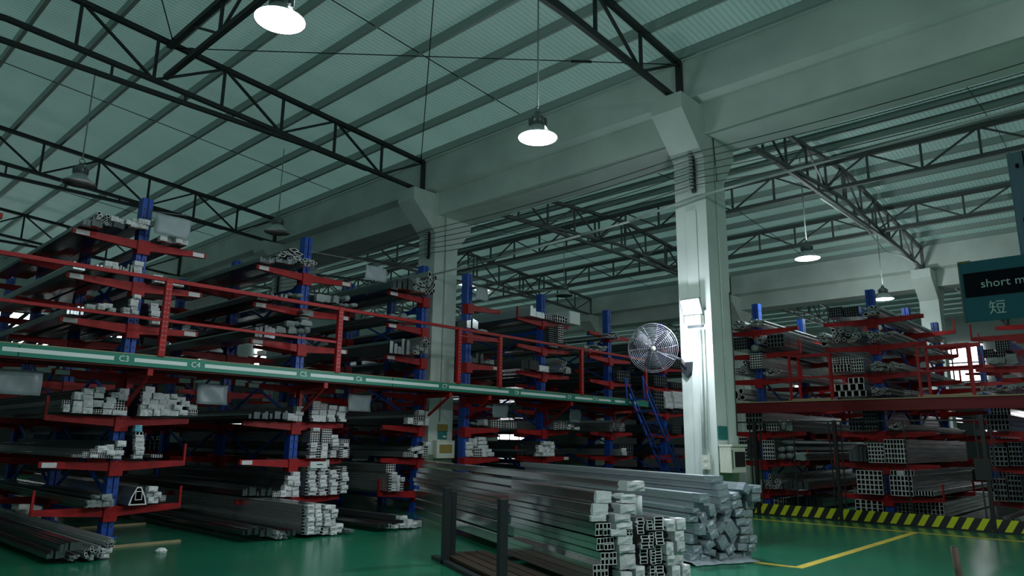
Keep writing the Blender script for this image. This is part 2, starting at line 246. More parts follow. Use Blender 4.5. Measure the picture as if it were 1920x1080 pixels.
# ---- measured pile tables: kind, place along the rack, height, width, height of pack ----
PILES=[["A","on the left arm of the top level, rack under C3",1,12.45,[["w",3.755,5.015,0.11,0.08],["w",3.865,5.015,0.11,0.08],["w",3.98,5.02,0.08,0.07],["w",4.09,5.08,0.08,0.07],["w",4.175,5.08,0.09,0.08],["w",4.265,5.08,0.09,0.08],["w",4.075,5.0,0.09,0.07],["w",4.165,5.01,0.09,0.07],["w",4.265,5.01,0.09,0.07],["r",3.57,4.92,0.24,0.2],["d",3.45,4.86,0.3,0.06],["d",3.78,4.925,0.32,0.06]]],["B","on the right arm of the top level, rack under C4",1,12.45,[["w",4.555,4.86,0.11,0.08],["w",4.81,4.87,0.1,0.09],["w",4.93,4.87,0.1,0.09],["t",4.685,4.865,0.13,0.09,5,4]]],["C","on the left arm at handrail height, rack under C3",1,12.45,[["w",3.75,4.255,0.1,0.08],["w",3.87,4.275,0.1,0.08],["w",3.75,4.205,0.1,0.05],["w",3.875,4.22,0.09,0.06],["w",4.23,4.365,0.14,0.07],["w",4.225,4.3,0.13,0.06],["w",4.22,4.225,0.12,0.07],["d",3.355,4.13,0.19,0.06],["d",3.575,4.165,0.21,0.05],["d",4.04,4.205,0.18,0.08]]],["D","on the right arm at handrail height, rack under C4",1,12.45,[["w",4.565,4.195,0.15,0.07],["w",4.59,4.135,0.16,0.06],["w",4.76,4.135,0.14,0.07],["w",4.915,4.13,0.17,0.07]]],["E","on the left arm just above the walkway, rack under C3",1,12.45,[["w",3.6,3.535,0.12,0.07],["w",3.75,3.55,0.1,0.09],["w",3.855,3.585,0.13,0.08],["w",3.905,3.53,0.09,0.06],["w",4.115,3.57,0.09,0.06],["w",4.12,3.53,0.1,0.03],["w",4.26,3.805,0.1,0.06],["w",4.24,3.735,0.12,0.06],["w",4.23,3.675,0.12,0.06],["w",4.25,3.615,0.1,0.06],["w",4.25,3.54,0.1,0.06],["d",3.39,3.42,0.22,0.07]]],["F","on the right arm just above the walkway, rack under C4",1,12.45,[["w",4.56,3.7,0.12,0.07],["w",4.57,3.635,0.14,0.06],["w",4.58,3.555,0.14,0.08],["w",4.59,3.485,0.12,0.06],["w",4.595,3.42,0.13,0.07]]],["G","on the left arm below the C3 sign",1,12.45,[["w",3.735,2.2,0.13,0.09],["w",3.885,2.24,0.13,0.08],["w",4.255,2.23,0.13,0.09],["w",3.6,2.115,0.12,0.11],["w",3.725,2.11,0.13,0.08],["w",3.885,2.15,0.13,0.09],["w",4.11,2.17,0.12,0.08],["w",4.245,2.14,0.13,0.1],["w",3.6,2.0,0.12,0.09],["w",3.745,2.01,0.13,0.11],["w",3.895,2.015,0.13,0.1],["w",4.065,2.085,0.13,0.09],["w",4.035,2.0,0.15,0.08],["w",3.465,1.925,0.09,0.11],["w",3.605,1.91,0.13,0.09],["w",3.745,1.91,0.13,0.09],["w",4.035,1.905,0.13,0.08],["w",4.22,1.9,0.2,0.07],["t",3.9,1.91,0.14,0.07,4,2],["t",4.22,1.98,0.22,0.16,5,4],["t",3.455,2.03,0.13,0.07,4,2]]],["H","on the right arm below the C4 sign",1,12.45,[["w",4.64,2.275,0.14,0.1],["w",4.6,2.195,0.14,0.09],["w",4.755,2.18,0.13,0.1],["w",4.905,2.185,0.13,0.09],["w",5.03,2.205,0.1,0.07],["w",4.585,2.085,0.11,0.11],["w",4.735,2.09,0.13,0.09],["w",4.885,2.1,0.13,0.09],["w",5.03,2.105,0.14,0.08],["w",5.17,2.155,0.14,0.08],["w",5.235,2.08,0.13,0.09],["w",4.57,2.01,0.1,0.07],["w",4.695,2.015,0.13,0.08],["w",4.835,2.005,0.13,0.09],["w",4.965,2.01,0.13,0.09],["w",5.105,2.015,0.13,0.08],["w",5.365,2.035,0.13,0.08],["w",4.56,1.9,0.1,0.1],["w",4.67,1.905,0.1,0.11],["w",4.785,1.91,0.11,0.09],["w",4.91,1.915,0.14,0.1],["w",5.075,1.92,0.13,0.09],["w",5.22,1.935,0.14,0.08],["t",5.375,1.94,0.15,0.09,4,2]]],["I","on the left arm at waist height, rack under C3",1,12.45,[["w",4.035,1.32,0.13,0.1],["w",4.15,1.35,0.1,0.09],["w",4.29,1.41,0.12,0.09],["w",4.15,1.28,0.12,0.07],["w",4.28,1.28,0.12,0.07],["w",4.265,1.22,0.11,0.06],["w",3.915,1.24,0.11,0.05],["t",4.27,1.35,0.1,0.06,3,2],["t",3.805,1.24,0.09,0.09,3,3],["t",3.915,1.3,0.11,0.07,4,2],["t",4.085,1.235,0.23,0.09,7,3],["t",3.68,1.25,0.14,0.04,6,1]]],["J","on the right arm at waist height, rack under C4",1,12.45,[["c",4.535,1.645,0.11,0.05],["c",4.53,1.7,0.1,0.05],["t",4.56,1.595,0.12,0.05,2,1],["w",4.57,1.535,0.12,0.06],["w",4.575,1.475,0.13,0.06],["w",4.58,1.405,0.14,0.07],["w",4.575,1.355,0.13,0.05],["w",4.58,1.285,0.12,0.06],["w",4.575,1.22,0.13,0.06],["t",4.87,1.235,0.18,0.05,5,2]]],["K","on the left arm of the lowest level, rack under C3",1,12.45,[["g",4.18,0.6,0.14,0.09],["g",4.055,0.6,0.11,0.08],["g",3.965,0.505,0.11,0.1],["g",4.085,0.5,0.13,0.1],["g",4.19,0.5,0.08,0.1],["g",4.275,0.5,0.07,0.1]]],["L","on the right arm of the lowest level, rack under C4",1,12.45,[["a",4.645,0.5,0.29,0.28],["w",4.85,0.7,0.14,0.08],["w",4.84,0.61,0.1,0.08],["w",4.945,0.605,0.11,0.08],["w",4.84,0.52,0.08,0.09],["w",4.935,0.515,0.09,0.09],["t",5.06,0.535,0.1,0.09,4,3]]],["M","on the floor at the foot of the rack under C3",1,10.52,[["r",3.225,0.035,0.13,0.08],["r",3.395,0.025,0.15,0.16],["r",3.525,0.045,0.11,0.17],["r",3.635,0.15,0.13,0.13],["w",3.61,0.085,0.12,0.06],["w",3.595,0.02,0.11,0.07],["d",3.045,0.07,0.21,0.11],["d",3.17,0.16,0.26,0.12]]],["N","on the top level of the rack between C5 and C6",1,12.45,[["r",6.985,5.025,0.65,0.21],["r",7.375,4.945,0.39,0.19],["g",7.1,4.965,0.14,0.09],["d",6.495,4.86,0.27,0.06],["d",6.845,4.905,0.37,0.07]]],["O","at handrail height on the rack between C5 and C6",1,12.45,[["g",7.035,4.285,0.15,0.08],["g",7.23,4.275,0.18,0.1],["g",7.74,4.285,0.18,0.14],["g",7.91,4.3,0.14,0.13],["g",8.055,4.3,0.13,0.14],["g",8.335,4.37,0.15,0.14],["g",8.2,4.25,0.14,0.07],["g",8.345,4.26,0.13,0.09],["g",8.52,4.275,0.2,0.1],["d",6.485,4.13,0.27,0.08],["d",6.795,4.165,0.31,0.07]]],["PP","just above the walkway on the left arm, rack under C5",1,12.45,[["g",7.43,3.95,0.22,0.1],["g",7.41,3.865,0.24,0.07],["g",7.435,3.76,0.23,0.1],["g",7.235,3.71,0.15,0.12],["g",7.075,3.685,0.17,0.1],["g",6.905,3.555,0.19,0.11],["g",7.14,3.565,0.16,0.12],["g",7.315,3.565,0.17,0.13],["g",7.48,3.595,0.16,0.16],["d",6.575,3.42,0.43,0.13]]],["QQ","on the left arm below the C5 sign",1,12.45,[["w",7.455,2.095,0.15,0.08],["w",7.44,2.015,0.16,0.07],["w",7.26,1.905,0.14,0.13],["w",7.38,1.9,0.08,0.11],["w",7.47,1.9,0.08,0.11],["d",6.565,1.915,0.39,0.15],["d",6.98,1.925,0.38,0.17]]],["RR","on the right arm below the C6 sign",1,12.45,[["t",7.79,2.115,0.18,0.18,5,5],["t",7.975,2.125,0.17,0.13,4,4],["w",7.785,2.04,0.15,0.07],["w",7.78,1.965,0.16,0.06],["w",7.775,1.9,0.15,0.06],["w",7.965,2.02,0.15,0.1],["w",7.955,1.905,0.15,0.11],["w",8.165,2.145,0.17,0.08],["w",8.155,2.065,0.17,0.07],["w",8.15,1.985,0.16,0.07],["w",8.145,1.91,0.15,0.07],["w",8.4,2.115,0.2,0.1],["w",8.39,2.035,0.2,0.08],["w",8.41,1.975,0.14,0.06],["w",8.4,1.915,0.14,0.05]]],["SS","at waist height on the right arm, rack under C6",1,12.45,[["t",7.815,1.5,0.21,0.21,4,5],["t",8.075,1.49,0.23,0.27,5,6],["w",7.82,1.72,0.14,0.06],["w",7.78,1.41,0.14,0.08],["w",7.795,1.33,0.13,0.07],["w",7.795,1.2,0.13,0.05],["w",8.055,1.41,0.13,0.07],["w",8.06,1.35,0.12,0.06],["w",8.055,1.2,0.13,0.14],["w",8.26,1.58,0.14,0.07],["w",8.3,1.51,0.14,0.07],["w",8.27,1.43,0.14,0.07],["w",8.25,1.27,0.12,0.08],["w",8.265,1.21,0.13,0.06],["w",8.535,1.42,0.13,0.07],["w",8.515,1.285,0.11,0.08],["w",8.52,1.21,0.12,0.07],["t",7.8,1.25,0.14,0.08,4,2],["t",7.935,1.2,0.11,0.29,2,6],["t",8.275,1.35,0.15,0.07,4,2],["t",8.525,1.49,0.23,0.08,5,2],["t",8.42,1.21,0.1,0.27,2,6],["t",8.62,1.21,0.06,0.2,1,5]]],["TT","on the left arm of the lowest level, rack under C5",1,12.45,[["w",7.46,0.88,0.14,0.07],["w",7.335,0.81,0.13,0.07],["w",7.47,0.785,0.12,0.09],["w",7.345,0.715,0.11,0.09],["w",7.47,0.7,0.12,0.08],["w",7.32,0.615,0.14,0.1],["w",7.47,0.625,0.14,0.07],["w",7.205,0.51,0.11,0.11],["w",7.33,0.505,0.14,0.09],["w",7.46,0.5,0.12,0.11],["t",7.065,0.515,0.17,0.09,4,3],["d",6.525,0.565,0.27,0.17],["d",6.815,0.55,0.29,0.15]]],["UU","on the right arm of the lowest level, rack under C6",1,12.45,[["w",7.805,0.98,0.15,0.07],["w",7.805,0.9,0.15,0.07],["w",7.815,0.82,0.15,0.07],["w",7.825,0.745,0.15,0.07],["w",7.825,0.665,0.15,0.07],["w",7.835,0.585,0.15,0.07],["w",7.84,0.51,0.16,0.07],["w",8.02,0.97,0.14,0.07],["w",8.03,0.895,0.14,0.08],["w",8.03,0.815,0.14,0.07],["w",8.04,0.735,0.14,0.07],["w",8.04,0.655,0.14,0.07],["w",8.05,0.58,0.14,0.07],["w",8.06,0.5,0.14,0.07],["w",8.27,0.9,0.14,0.07],["w",8.28,0.82,0.14,0.07],["w",8.28,0.74,0.14,0.07],["w",8.29,0.665,0.14,0.07],["w",8.29,0.585,0.14,0.07],["w",8.3,0.505,0.14,0.07],["w",8.535,0.84,0.13,0.08],["w",8.54,0.76,0.14,0.07],["w",8.545,0.68,0.13,0.07],["w",8.55,0.6,0.14,0.07],["w",8.555,0.52,0.13,0.07],["t",7.73,0.51,0.06,0.54,2,9],["t",7.95,0.5,0.06,0.54,2,9],["t",8.175,0.5,0.09,0.54,2,9],["t",8.43,0.505,0.1,0.53,2,9],["t",8.515,0.92,0.11,0.12,4,3]]],["VV","standing on the floor beside the foot of the rack under C6",1,10.58,[["w",6.62,0.46,0.12,0.06],["w",6.62,0.39,0.12,0.06],["w",6.63,0.325,0.12,0.06],["w",6.64,0.26,0.12,0.06],["w",6.64,0.19,0.12,0.06],["w",6.65,0.125,0.12,0.06],["w",6.65,0.06,0.12,0.06],["w",6.775,0.45,0.11,0.07],["w",6.78,0.38,0.1,0.06],["w",6.785,0.315,0.11,0.06],["w",6.79,0.25,0.1,0.06],["w",6.795,0.18,0.11,0.06],["w",6.8,0.11,0.1,0.06],["w",6.805,0.05,0.11,0.06],["w",6.935,0.44,0.11,0.06],["w",6.94,0.37,0.1,0.06],["w",6.945,0.305,0.11,0.06],["w",6.95,0.24,0.1,0.06],["w",6.955,0.17,0.11,0.06],["w",6.96,0.1,0.1,0.06],["w",6.965,0.03,0.11,0.06],["w",7.06,0.43,0.12,0.06],["w",7.07,0.365,0.12,0.06],["w",7.075,0.295,0.11,0.06],["w",7.08,0.23,0.12,0.06],["w",7.085,0.16,0.11,0.07],["w",7.09,0.09,0.12,0.06],["w",7.095,0.02,0.11,0.06],["t",6.565,0.06,0.05,0.46,1,9],["t",6.735,0.05,0.03,0.45,1,9],["t",6.885,0.045,0.05,0.46,1,9],["w",7.23,0.11,0.14,0.07],["w",7.23,0.04,0.12,0.07],["r",7.365,0.03,0.11,0.07]]],["WW","on the floor at the foot of the rack under C5",1,10.7,[["r",6.17,0.025,0.16,0.15],["r",6.265,0.02,0.05,0.13],["d",6.365,0.06,0.15,0.11],["d",5.97,0.075,0.22,0.14],["d",5.71,0.12,0.26,0.12]]],["XA","on the top level beside the far white column",1,12.45,[["r",10.235,4.89,0.39,0.41],["r",10.59,4.885,0.32,0.56],["d",9.6,4.86,0.26,0.12],["d",9.88,4.87,0.3,0.15]]],["XB","at handrail height beside the far white column",1,12.45,[["g",9.845,4.13,0.21,0.22],["g",9.625,4.145,0.21,0.14]]],["XC","just above the walkway beside the far white column",1,12.45,[["r",10.48,3.49,0.26,0.37],["r",10.195,3.445,0.27,0.26],["d",9.77,3.42,0.52,0.18]]],["XD","below the C7 sign beside the far white column",1,12.45,[["w",10.495,2.125,0.15,0.1],["w",10.645,2.065,0.11,0.14],["w",10.145,1.92,0.15,0.13],["w",10.48,1.9,0.18,0.1],["w",10.64,1.9,0.1,0.15],["t",10.4,2.005,0.34,0.11,5,2],["t",10.31,1.91,0.16,0.09,3,2]]],["XE","at waist height beside the far white column",1,12.45,[["t",10.145,1.21,0.31,0.11,6,3],["w",10.245,1.33,0.09,0.06],["w",10.365,1.34,0.13,0.08],["w",10.525,1.36,0.13,0.08],["w",10.665,1.45,0.13,0.08],["w",10.475,1.28,0.11,0.06],["w",10.36,1.2,0.1,0.07],["t",10.63,1.2,0.18,0.24,3,5]]],["XF","on the lowest arm left of the far white column",1,12.45,[["w",9.755,0.855,0.13,0.04],["w",9.76,0.805,0.14,0.04],["w",9.76,0.755,0.14,0.04],["w",9.765,0.705,0.13,0.04],["w",9.77,0.655,0.14,0.05],["w",9.77,0.61,0.14,0.05],["w",9.775,0.56,0.13,0.05],["w",9.775,0.51,0.13,0.04],["t",9.725,0.9,0.25,0.16,4,3],["w",9.91,0.665,0.08,0.16],["w",10.005,0.705,0.09,0.08],["w",9.92,0.505,0.08,0.16],["t",9.66,0.51,0.08,0.38,2,7],["t",10.01,0.5,0.1,0.2,2,4]]],["XG","on the floor left of the far white column",1,10.47,[["w",8.525,0.17,0.15,0.06],["w",8.595,0.03,0.11,0.14],["w",8.295,0.04,0.09,0.05],["w",8.485,0.03,0.11,0.07],["w",8.715,0.02,0.11,0.09],["w",8.85,0.02,0.16,0.1],["t",8.19,0.045,0.1,0.07,2,1],["d",8.005,0.07,0.23,0.09]]],["YA","below the C7 sign right of the far white column",1,12.45,[["g",12.055,1.935,0.17,0.08],["g",12.345,1.945,0.23,0.12],["w",12.545,1.945,0.13,0.14],["t",12.91,1.9,0.46,0.17,5,3],["t",13.38,1.9,0.44,0.15,5,3]]],["YB","at waist height right of the far white column",1,12.45,[["w",11.965,1.55,0.21,0.08],["w",11.965,1.47,0.21,0.07],["w",11.965,1.38,0.21,0.08],["w",11.97,1.29,0.22,0.08],["w",11.975,1.21,0.21,0.08],["w",12.12,1.46,0.1,0.16],["w",12.36,1.58,0.24,0.08],["w",12.3,1.49,0.12,0.07],["w",12.42,1.49,0.12,0.08],["w",12.545,1.495,0.11,0.07],["w",12.3,1.39,0.12,0.08],["w",12.425,1.39,0.13,0.08],["w",12.555,1.39,0.11,0.08],["w",12.43,1.29,0.12,0.09],["w",12.55,1.29,0.12,0.09],["w",12.69,1.3,0.14,0.08],["w",12.435,1.2,0.11,0.09],["w",12.555,1.2,0.11,0.09],["w",12.67,1.21,0.1,0.08],["w",12.79,1.21,0.12,0.09],["t",12.225,1.2,0.27,0.25,4,4]]],["YC","at handrail height right of the far white column",1,12.45,[["d",11.975,4.26,0.41,0.13],["g",12.0,4.13,0.36,0.14],["g",12.4,4.175,0.4,0.13]]],["YD","just above the walkway right of the far white column",1,12.45,[["g",12.48,3.42,0.16,0.1],["g",12.665,3.445,0.15,0.1],["d",12.095,3.43,0.57,0.13]]],["ZA","on the top level of the rack under C8 and C9",1,12.45,[["t",14.97,4.885,0.4,0.13,4,2],["t",15.425,4.865,0.45,0.2,4,2],["t",15.84,4.88,0.36,0.15,3,2],["d",14.38,4.86,0.66,0.15]]],["ZB","at handrail height on the rack under C8 and C9",1,12.45,[["k",15.09,4.24,0.3,0.46,3,8],["t",15.375,4.275,0.23,0.49,2,8],["g",15.175,4.13,0.29,0.11],["r",15.655,4.15,0.27,0.15]]],["ZC","just above the walkway on the rack under C8 and C9",1,12.45,[["w",14.705,3.42,0.37,0.15],["r",15.42,3.46,0.32,0.4],["g",15.715,3.445,0.21,0.17],["d",14.125,3.435,0.75,0.17]]],["ZD","below the C9 sign",1,12.45,[["t",15.205,1.9,0.19,0.22,2,4],["t",15.49,1.91,0.36,0.23,3,4],["w",15.77,1.975,0.12,0.07],["w",15.96,1.975,0.14,0.09],["w",15.79,1.915,0.16,0.05],["w",16.09,1.915,0.12,0.06],["w",16.225,1.91,0.11,0.08]]],["ZE","at waist height on the rack under C8 and C9",1,12.45,[["w",14.515,1.39,0.15,0.09],["w",14.515,1.3,0.15,0.09],["w",14.515,1.2,0.15,0.09],["w",14.7,1.39,0.14,0.09],["w",14.7,1.3,0.14,0.09],["w",14.705,1.2,0.15,0.09],["w",14.865,1.39,0.15,0.09],["w",14.865,1.3,0.15,0.09],["w",14.865,1.2,0.15,0.09],["w",15.03,1.39,0.14,0.09],["w",15.03,1.3,0.14,0.09],["w",15.03,1.2,0.14,0.09],["w",14.7,1.49,0.14,0.09],["w",14.87,1.49,0.14,0.09],["w",15.04,1.49,0.14,0.08],["d",14.01,1.24,0.72,0.13]]],["ZF","below the walkway end left of the blue ladder",1,12.45,[["r",17.86,1.9,0.34,0.34],["r",18.205,1.905,0.35,0.36]]],["ZG","at waist height left of the blue ladder",1,12.45,[["r",18.19,1.2,0.24,0.21],["w",18.475,1.3,0.23,0.11],["w",18.45,1.2,0.24,0.09]]],["ZH","at walkway height behind the blue ladder",1,12.45,[["w",21.105,3.08,0.47,0.18],["w",21.11,2.88,0.46,0.19],["w",21.1,2.705,0.46,0.17],["w",21.745,3.115,0.65,0.18],["w",21.735,2.91,0.65,0.19],["w",21.74,2.73,0.64,0.16],["k",20.495,2.68,0.61,0.57,4,5]]],["ZI","at handrail height behind the wall fan",1,12.45,[["r",16.55,4.13,0.58,0.23],["r",17.19,4.195,0.64,0.24],["r",17.66,4.655,0.42,0.16],["r",18.065,4.705,0.39,0.18]]],["HA","on the top level behind the near white column",0,17.35,[["r",8.065,4.47,0.49,0.27],["r",7.57,4.525,0.46,0.21]]],["HB","on the second level from the top beside the near white column",0,17.35,[["k",8.085,3.94,0.43,0.32,6,4],["r",7.51,4.05,0.34,0.24],["k",7.125,3.93,0.43,0.31,5,3],["g",7.71,3.86,0.24,0.2]]],["HC","on the third level from the top beside the near white column",0,17.35,[["t",7.66,3.445,0.32,0.37,5,6],["t",8.195,3.3,0.15,0.18,3,3],["r",7.975,3.315,0.27,0.32],["r",7.255,3.21,0.47,0.19]]],["HD","on the floor-deck level beside the near white column",0,17.35,[["p",8.25,2.665,0.12,0.26],["p",8.12,2.81,0.12,0.15],["p",8.075,2.66,0.17,0.13]]],["HE","under the dark red beam beside the near white column",0,17.35,[["t",7.845,1.905,0.43,0.47,5,3],["t",7.35,1.9,0.32,0.24,5,3],["g",7.1,1.91,0.16,0.22],["g",6.93,1.91,0.16,0.22]]],["HF","at waist height behind the first fence bay",0,17.35,[["t",8.12,1.2,0.2,0.54,3,6],["t",7.475,1.21,0.31,0.46,5,5],["g",7.18,1.39,0.22,0.14],["g",6.96,1.4,0.2,0.16],["g",7.2,1.215,0.2,0.16],["g",6.98,1.235,0.2,0.16],["g",7.015,1.565,0.33,0.12],["g",6.73,1.215,0.24,0.17]]],["HG","on the lowest arm behind the first fence bay",0,17.35,[["r",7.71,0.52,0.12,0.26],["r",7.525,0.525,0.21,0.33],["r",7.3,0.535,0.22,0.29],["d",6.86,0.555,0.62,0.25]]],["HH","on the floor behind the first fence bay",0,18.96,[["t",8.175,0.04,0.27,0.28,3,3],["t",7.895,0.02,0.27,0.2,4,2],["r",8.425,0.045,0.19,0.41],["d",7.28,0.04,0.88,0.31]]],["HI","on the top level of the rack between the two red guards",0,17.35,[["k",5.64,4.52,0.32,0.24,6,4],["k",5.305,4.5,0.33,0.23,6,4]]],["HJ","in a shiny heap above the first red guard",0,17.35,[["r",5.945,3.945,0.31,0.3],["r",5.63,3.92,0.32,0.35],["r",5.29,3.9,0.34,0.28],["p",5.99,3.86,0.14,0.13]]],["HK","beside the upper rail of the first red guard",0,17.35,[["t",5.8,3.42,0.16,0.14,3,3],["t",5.555,3.405,0.31,0.17,5,3],["t",5.265,3.21,0.27,0.31,5,4],["t",5.65,3.24,0.48,0.16,6,2]]],["HL","on the deck right of the first red guard",0,17.35,[["t",5.5,2.66,0.76,0.13,5,1],["t",5.48,2.795,0.68,0.15,4,1],["t",5.33,2.95,0.36,0.14,3,1]]],["HM","at waist height left of the right blue upright",0,17.35,[["t",5.05,1.2,0.34,0.43,5,5],["d",5.425,1.22,0.39,0.4]]],["HN","on the lowest arm left of the right blue upright",0,17.35,[["t",5.235,0.52,0.55,0.51,6,5]]],["HO","on the floor left of the right blue upright",0,18.83,[["t",5.765,0.02,0.65,0.27,5,3]]],["HP","under the dark red beam left of the right blue upright",0,17.35,[["k",5.445,1.9,0.29,0.28,4,3],["k",5.125,1.9,0.31,0.45,5,5]]],["HQ","on the top level right of the right blue upright",0,17.35,[["r",4.82,4.47,0.42,0.28]]],["HR","on the second level from the top right of the right blue upright",0,17.35,[["r",4.85,3.86,0.3,0.27],["r",4.545,3.955,0.27,0.15],["p",4.805,3.935,0.13,0.15]]],["HS","in a silver heap left of the second red guard",0,17.35,[["r",4.82,3.21,0.3,0.28],["r",4.56,3.21,0.22,0.18],["r",4.355,3.225,0.19,0.11]]],["HT","on the deck left of the second red guard",0,17.35,[["r",4.825,2.66,0.41,0.19],["t",4.295,2.66,0.17,0.1,5,2]]],["HU","at waist height right of the right blue upright",0,17.35,[["t",4.65,1.2,0.46,0.51,7,5]]],["HV","on the lowest arm right of the right blue upright",0,17.35,[["t",4.61,0.52,0.46,0.42,6,4],["w",4.605,0.945,0.13,0.1],["t",4.18,0.545,0.36,0.1,6,1],["t",4.735,0.94,0.13,0.11,2,1],["t",4.435,0.95,0.19,0.11,3,1]]],["HW","on the floor right of the right blue upright",0,18.43,[["t",4.93,0.035,0.5,0.33,6,4],["t",4.375,0.02,0.59,0.34,7,4]]],["HX","under the dark red beam right of the right blue upright",0,17.35,[["r",4.555,1.9,0.33,0.15]]],["HY","in a rough heap under the hanging sign",0,17.35,[["k",2.705,3.36,0.19,0.17,5,3],["k",2.465,3.495,0.25,0.2,6,4],["k",2.51,3.35,0.18,0.13,4,2],["g",2.66,3.235,0.18,0.12],["g",2.5,3.225,0.12,0.11],["g",2.34,3.21,0.18,0.2]]],["HZ","on the deck right of the second red guard",0,17.35,[["r",2.835,2.67,0.21,0.12],["r",2.63,2.66,0.2,0.11],["r",2.42,2.67,0.22,0.14]]],["IA","at waist height right of the last fence post",0,17.35,[["k",2.77,1.2,0.3,0.37,4,4],["k",2.485,1.21,0.23,0.46,4,5]]],["IB","on the lowest arm right of the last fence post",0,17.35,[["k",2.815,0.52,0.23,0.43,4,4],["k",2.565,0.535,0.23,0.49,4,5]]],["IC","under the dark red beam right of the last fence post",0,17.35,[["k",2.715,1.9,0.39,0.31,6,3]]],["ID","on the floor right of the last fence post",0,18.31,[["r",2.92,0.025,0.2,0.17],["r",2.725,0.02,0.17,0.17]]]]
FRONT=[["w",-1.02,0.942,0.181,0.116,0],["w",-1.06,0.82,0.181,0.113,0],["w",-1.087,0.759,0.176,0.058,0],["t",-1.044,0.616,0.188,0.135,0,4,2],["t",-1.005,0.471,0.224,0.132,0,5,2],["t",-0.975,0.326,0.197,0.133,0,4,2],["t",-1.078,0.218,0.186,0.129,0,4,2],["w",-1.068,0.118,0.179,0.095,0],["W",-0.646,1.059,0.214,0.099,0],["w",-0.717,0.935,0.181,0.099,0],["w",-0.75,0.826,0.183,0.098,0],["w",-0.815,0.752,0.186,0.074,0],["w",-0.788,0.673,0.191,0.073,0],["w",-0.866,0.611,0.182,0.061,0],["t",-0.732,0.606,0.08,0.061,0,2,2],["w",-0.782,0.519,0.181,0.085,0],["w",-0.766,0.438,0.187,0.076,0],["w",-0.753,0.272,0.183,0.156,0],["w",-0.794,0.111,0.131,0.144,0],["h",-0.566,0.613,0.097,0.173,0,1,5],["h",-0.473,0.653,0.075,0.103,0,1,3],["h",-0.358,0.651,0.137,0.142,0,1,4],["h",-0.538,0.468,0.117,0.139,0,1,4],["h",-0.443,0.463,0.065,0.17,0,1,5],["h",-0.346,0.499,0.113,0.139,0,1,4],["h",-0.528,0.309,0.111,0.153,0,1,4],["h",-0.437,0.304,0.062,0.154,0,1,5],["h",-0.349,0.3,0.104,0.194,0,1,6],["h",-0.348,0.112,0.112,0.182,0,1,5],["h",-0.444,0.118,0.068,0.181,0,1,5],["w",-0.2,0.633,0.11,0.116,0],["w",-0.065,0.645,0.112,0.117,0],["w",-0.083,0.533,0.116,0.106,0],["w",-0.095,0.422,0.103,0.105,0],["w",-0.098,0.289,0.103,0.127,0],["w",-0.03,0.158,0.103,0.12,0],["w",-0.171,0.166,0.102,0.114,0],["w",-0.594,0.19,0.11,0.102,0],["w",-0.231,0.394,0.089,0.121,0],["w",-0.223,0.288,0.101,0.1,0],["w",-0.318,0.081,0.668,0.088,0]]
BACK=[["w",-0.389,1.025,0.215,0.098,0],["w",-0.342,0.933,0.188,0.088,0],["w",-0.338,0.842,0.184,0.088,0],["w",-0.345,0.76,0.17,0.079,0],["w",-0.372,0.675,0.175,0.083,0],["w",-0.715,0.78,0.171,0.119,0],["w",-0.721,0.676,0.17,0.101,0],["w",-0.814,0.643,0.122,0.062,0],["w",-0.819,0.523,0.159,0.097,0],["w",-0.772,0.369,0.107,0.139,0],["w",-0.819,0.24,0.13,0.123,0],["w",-0.784,0.12,0.158,0.101,0],["w",-0.62,0.101,0.166,0.08,-15],["w",-0.85,0.019,0.166,0.099,0],["w",-0.685,0.018,0.155,0.086,-10],["w",-0.543,0.605,0.107,0.139,12],["w",-0.465,0.518,0.071,0.144,-5],["w",-0.625,0.518,0.152,0.111,28],["w",-0.589,0.424,0.152,0.103,25],["w",-0.589,0.322,0.14,0.103,22],["w",-0.64,0.189,0.141,0.102,28],["w",-0.441,0.184,0.147,0.147,32],["w",-0.329,0.124,0.145,0.088,28],["w",-0.409,0.393,0.15,0.096,35],["w",-0.264,0.314,0.185,0.201,38],["w",-0.289,0.486,0.14,0.082,-25],["w",-0.225,0.566,0.118,0.128,-25],["w",-0.204,0.237,0.107,0.119,-32],["w",-0.428,0.031,0.149,0.087,0],["w",-0.274,0.023,0.143,0.088,0],["w",-0.115,0.012,0.16,0.085,0],["w",0.041,0.008,0.138,0.098,0],["w",-0.081,0.135,0.153,0.092,-5],["w",0.066,0.12,0.125,0.095,0],["w",-0.032,0.234,0.158,0.093,0],["w",0.122,0.228,0.13,0.093,0],["w",-0.016,0.348,0.135,0.09,0],["w",0.116,0.34,0.118,0.1,0],["w",-0.02,0.453,0.165,0.094,5],["w",0.131,0.445,0.125,0.094,0],["w",0.134,0.561,0.161,0.095,0],["w",-0.057,0.581,0.159,0.097,6],["w",-0.071,0.691,0.171,0.099,12],["w",-0.057,0.809,0.16,0.087,15],["w",0.183,0.777,0.155,0.114,0],["w",0.168,0.67,0.148,0.101,0],["w",0.042,0.895,0.121,0.119,-32],["w",0.193,0.898,0.153,0.102,0]]
BAYS=[(-6.8,10.8),(11.75,27.55),(28.4,44.2)]
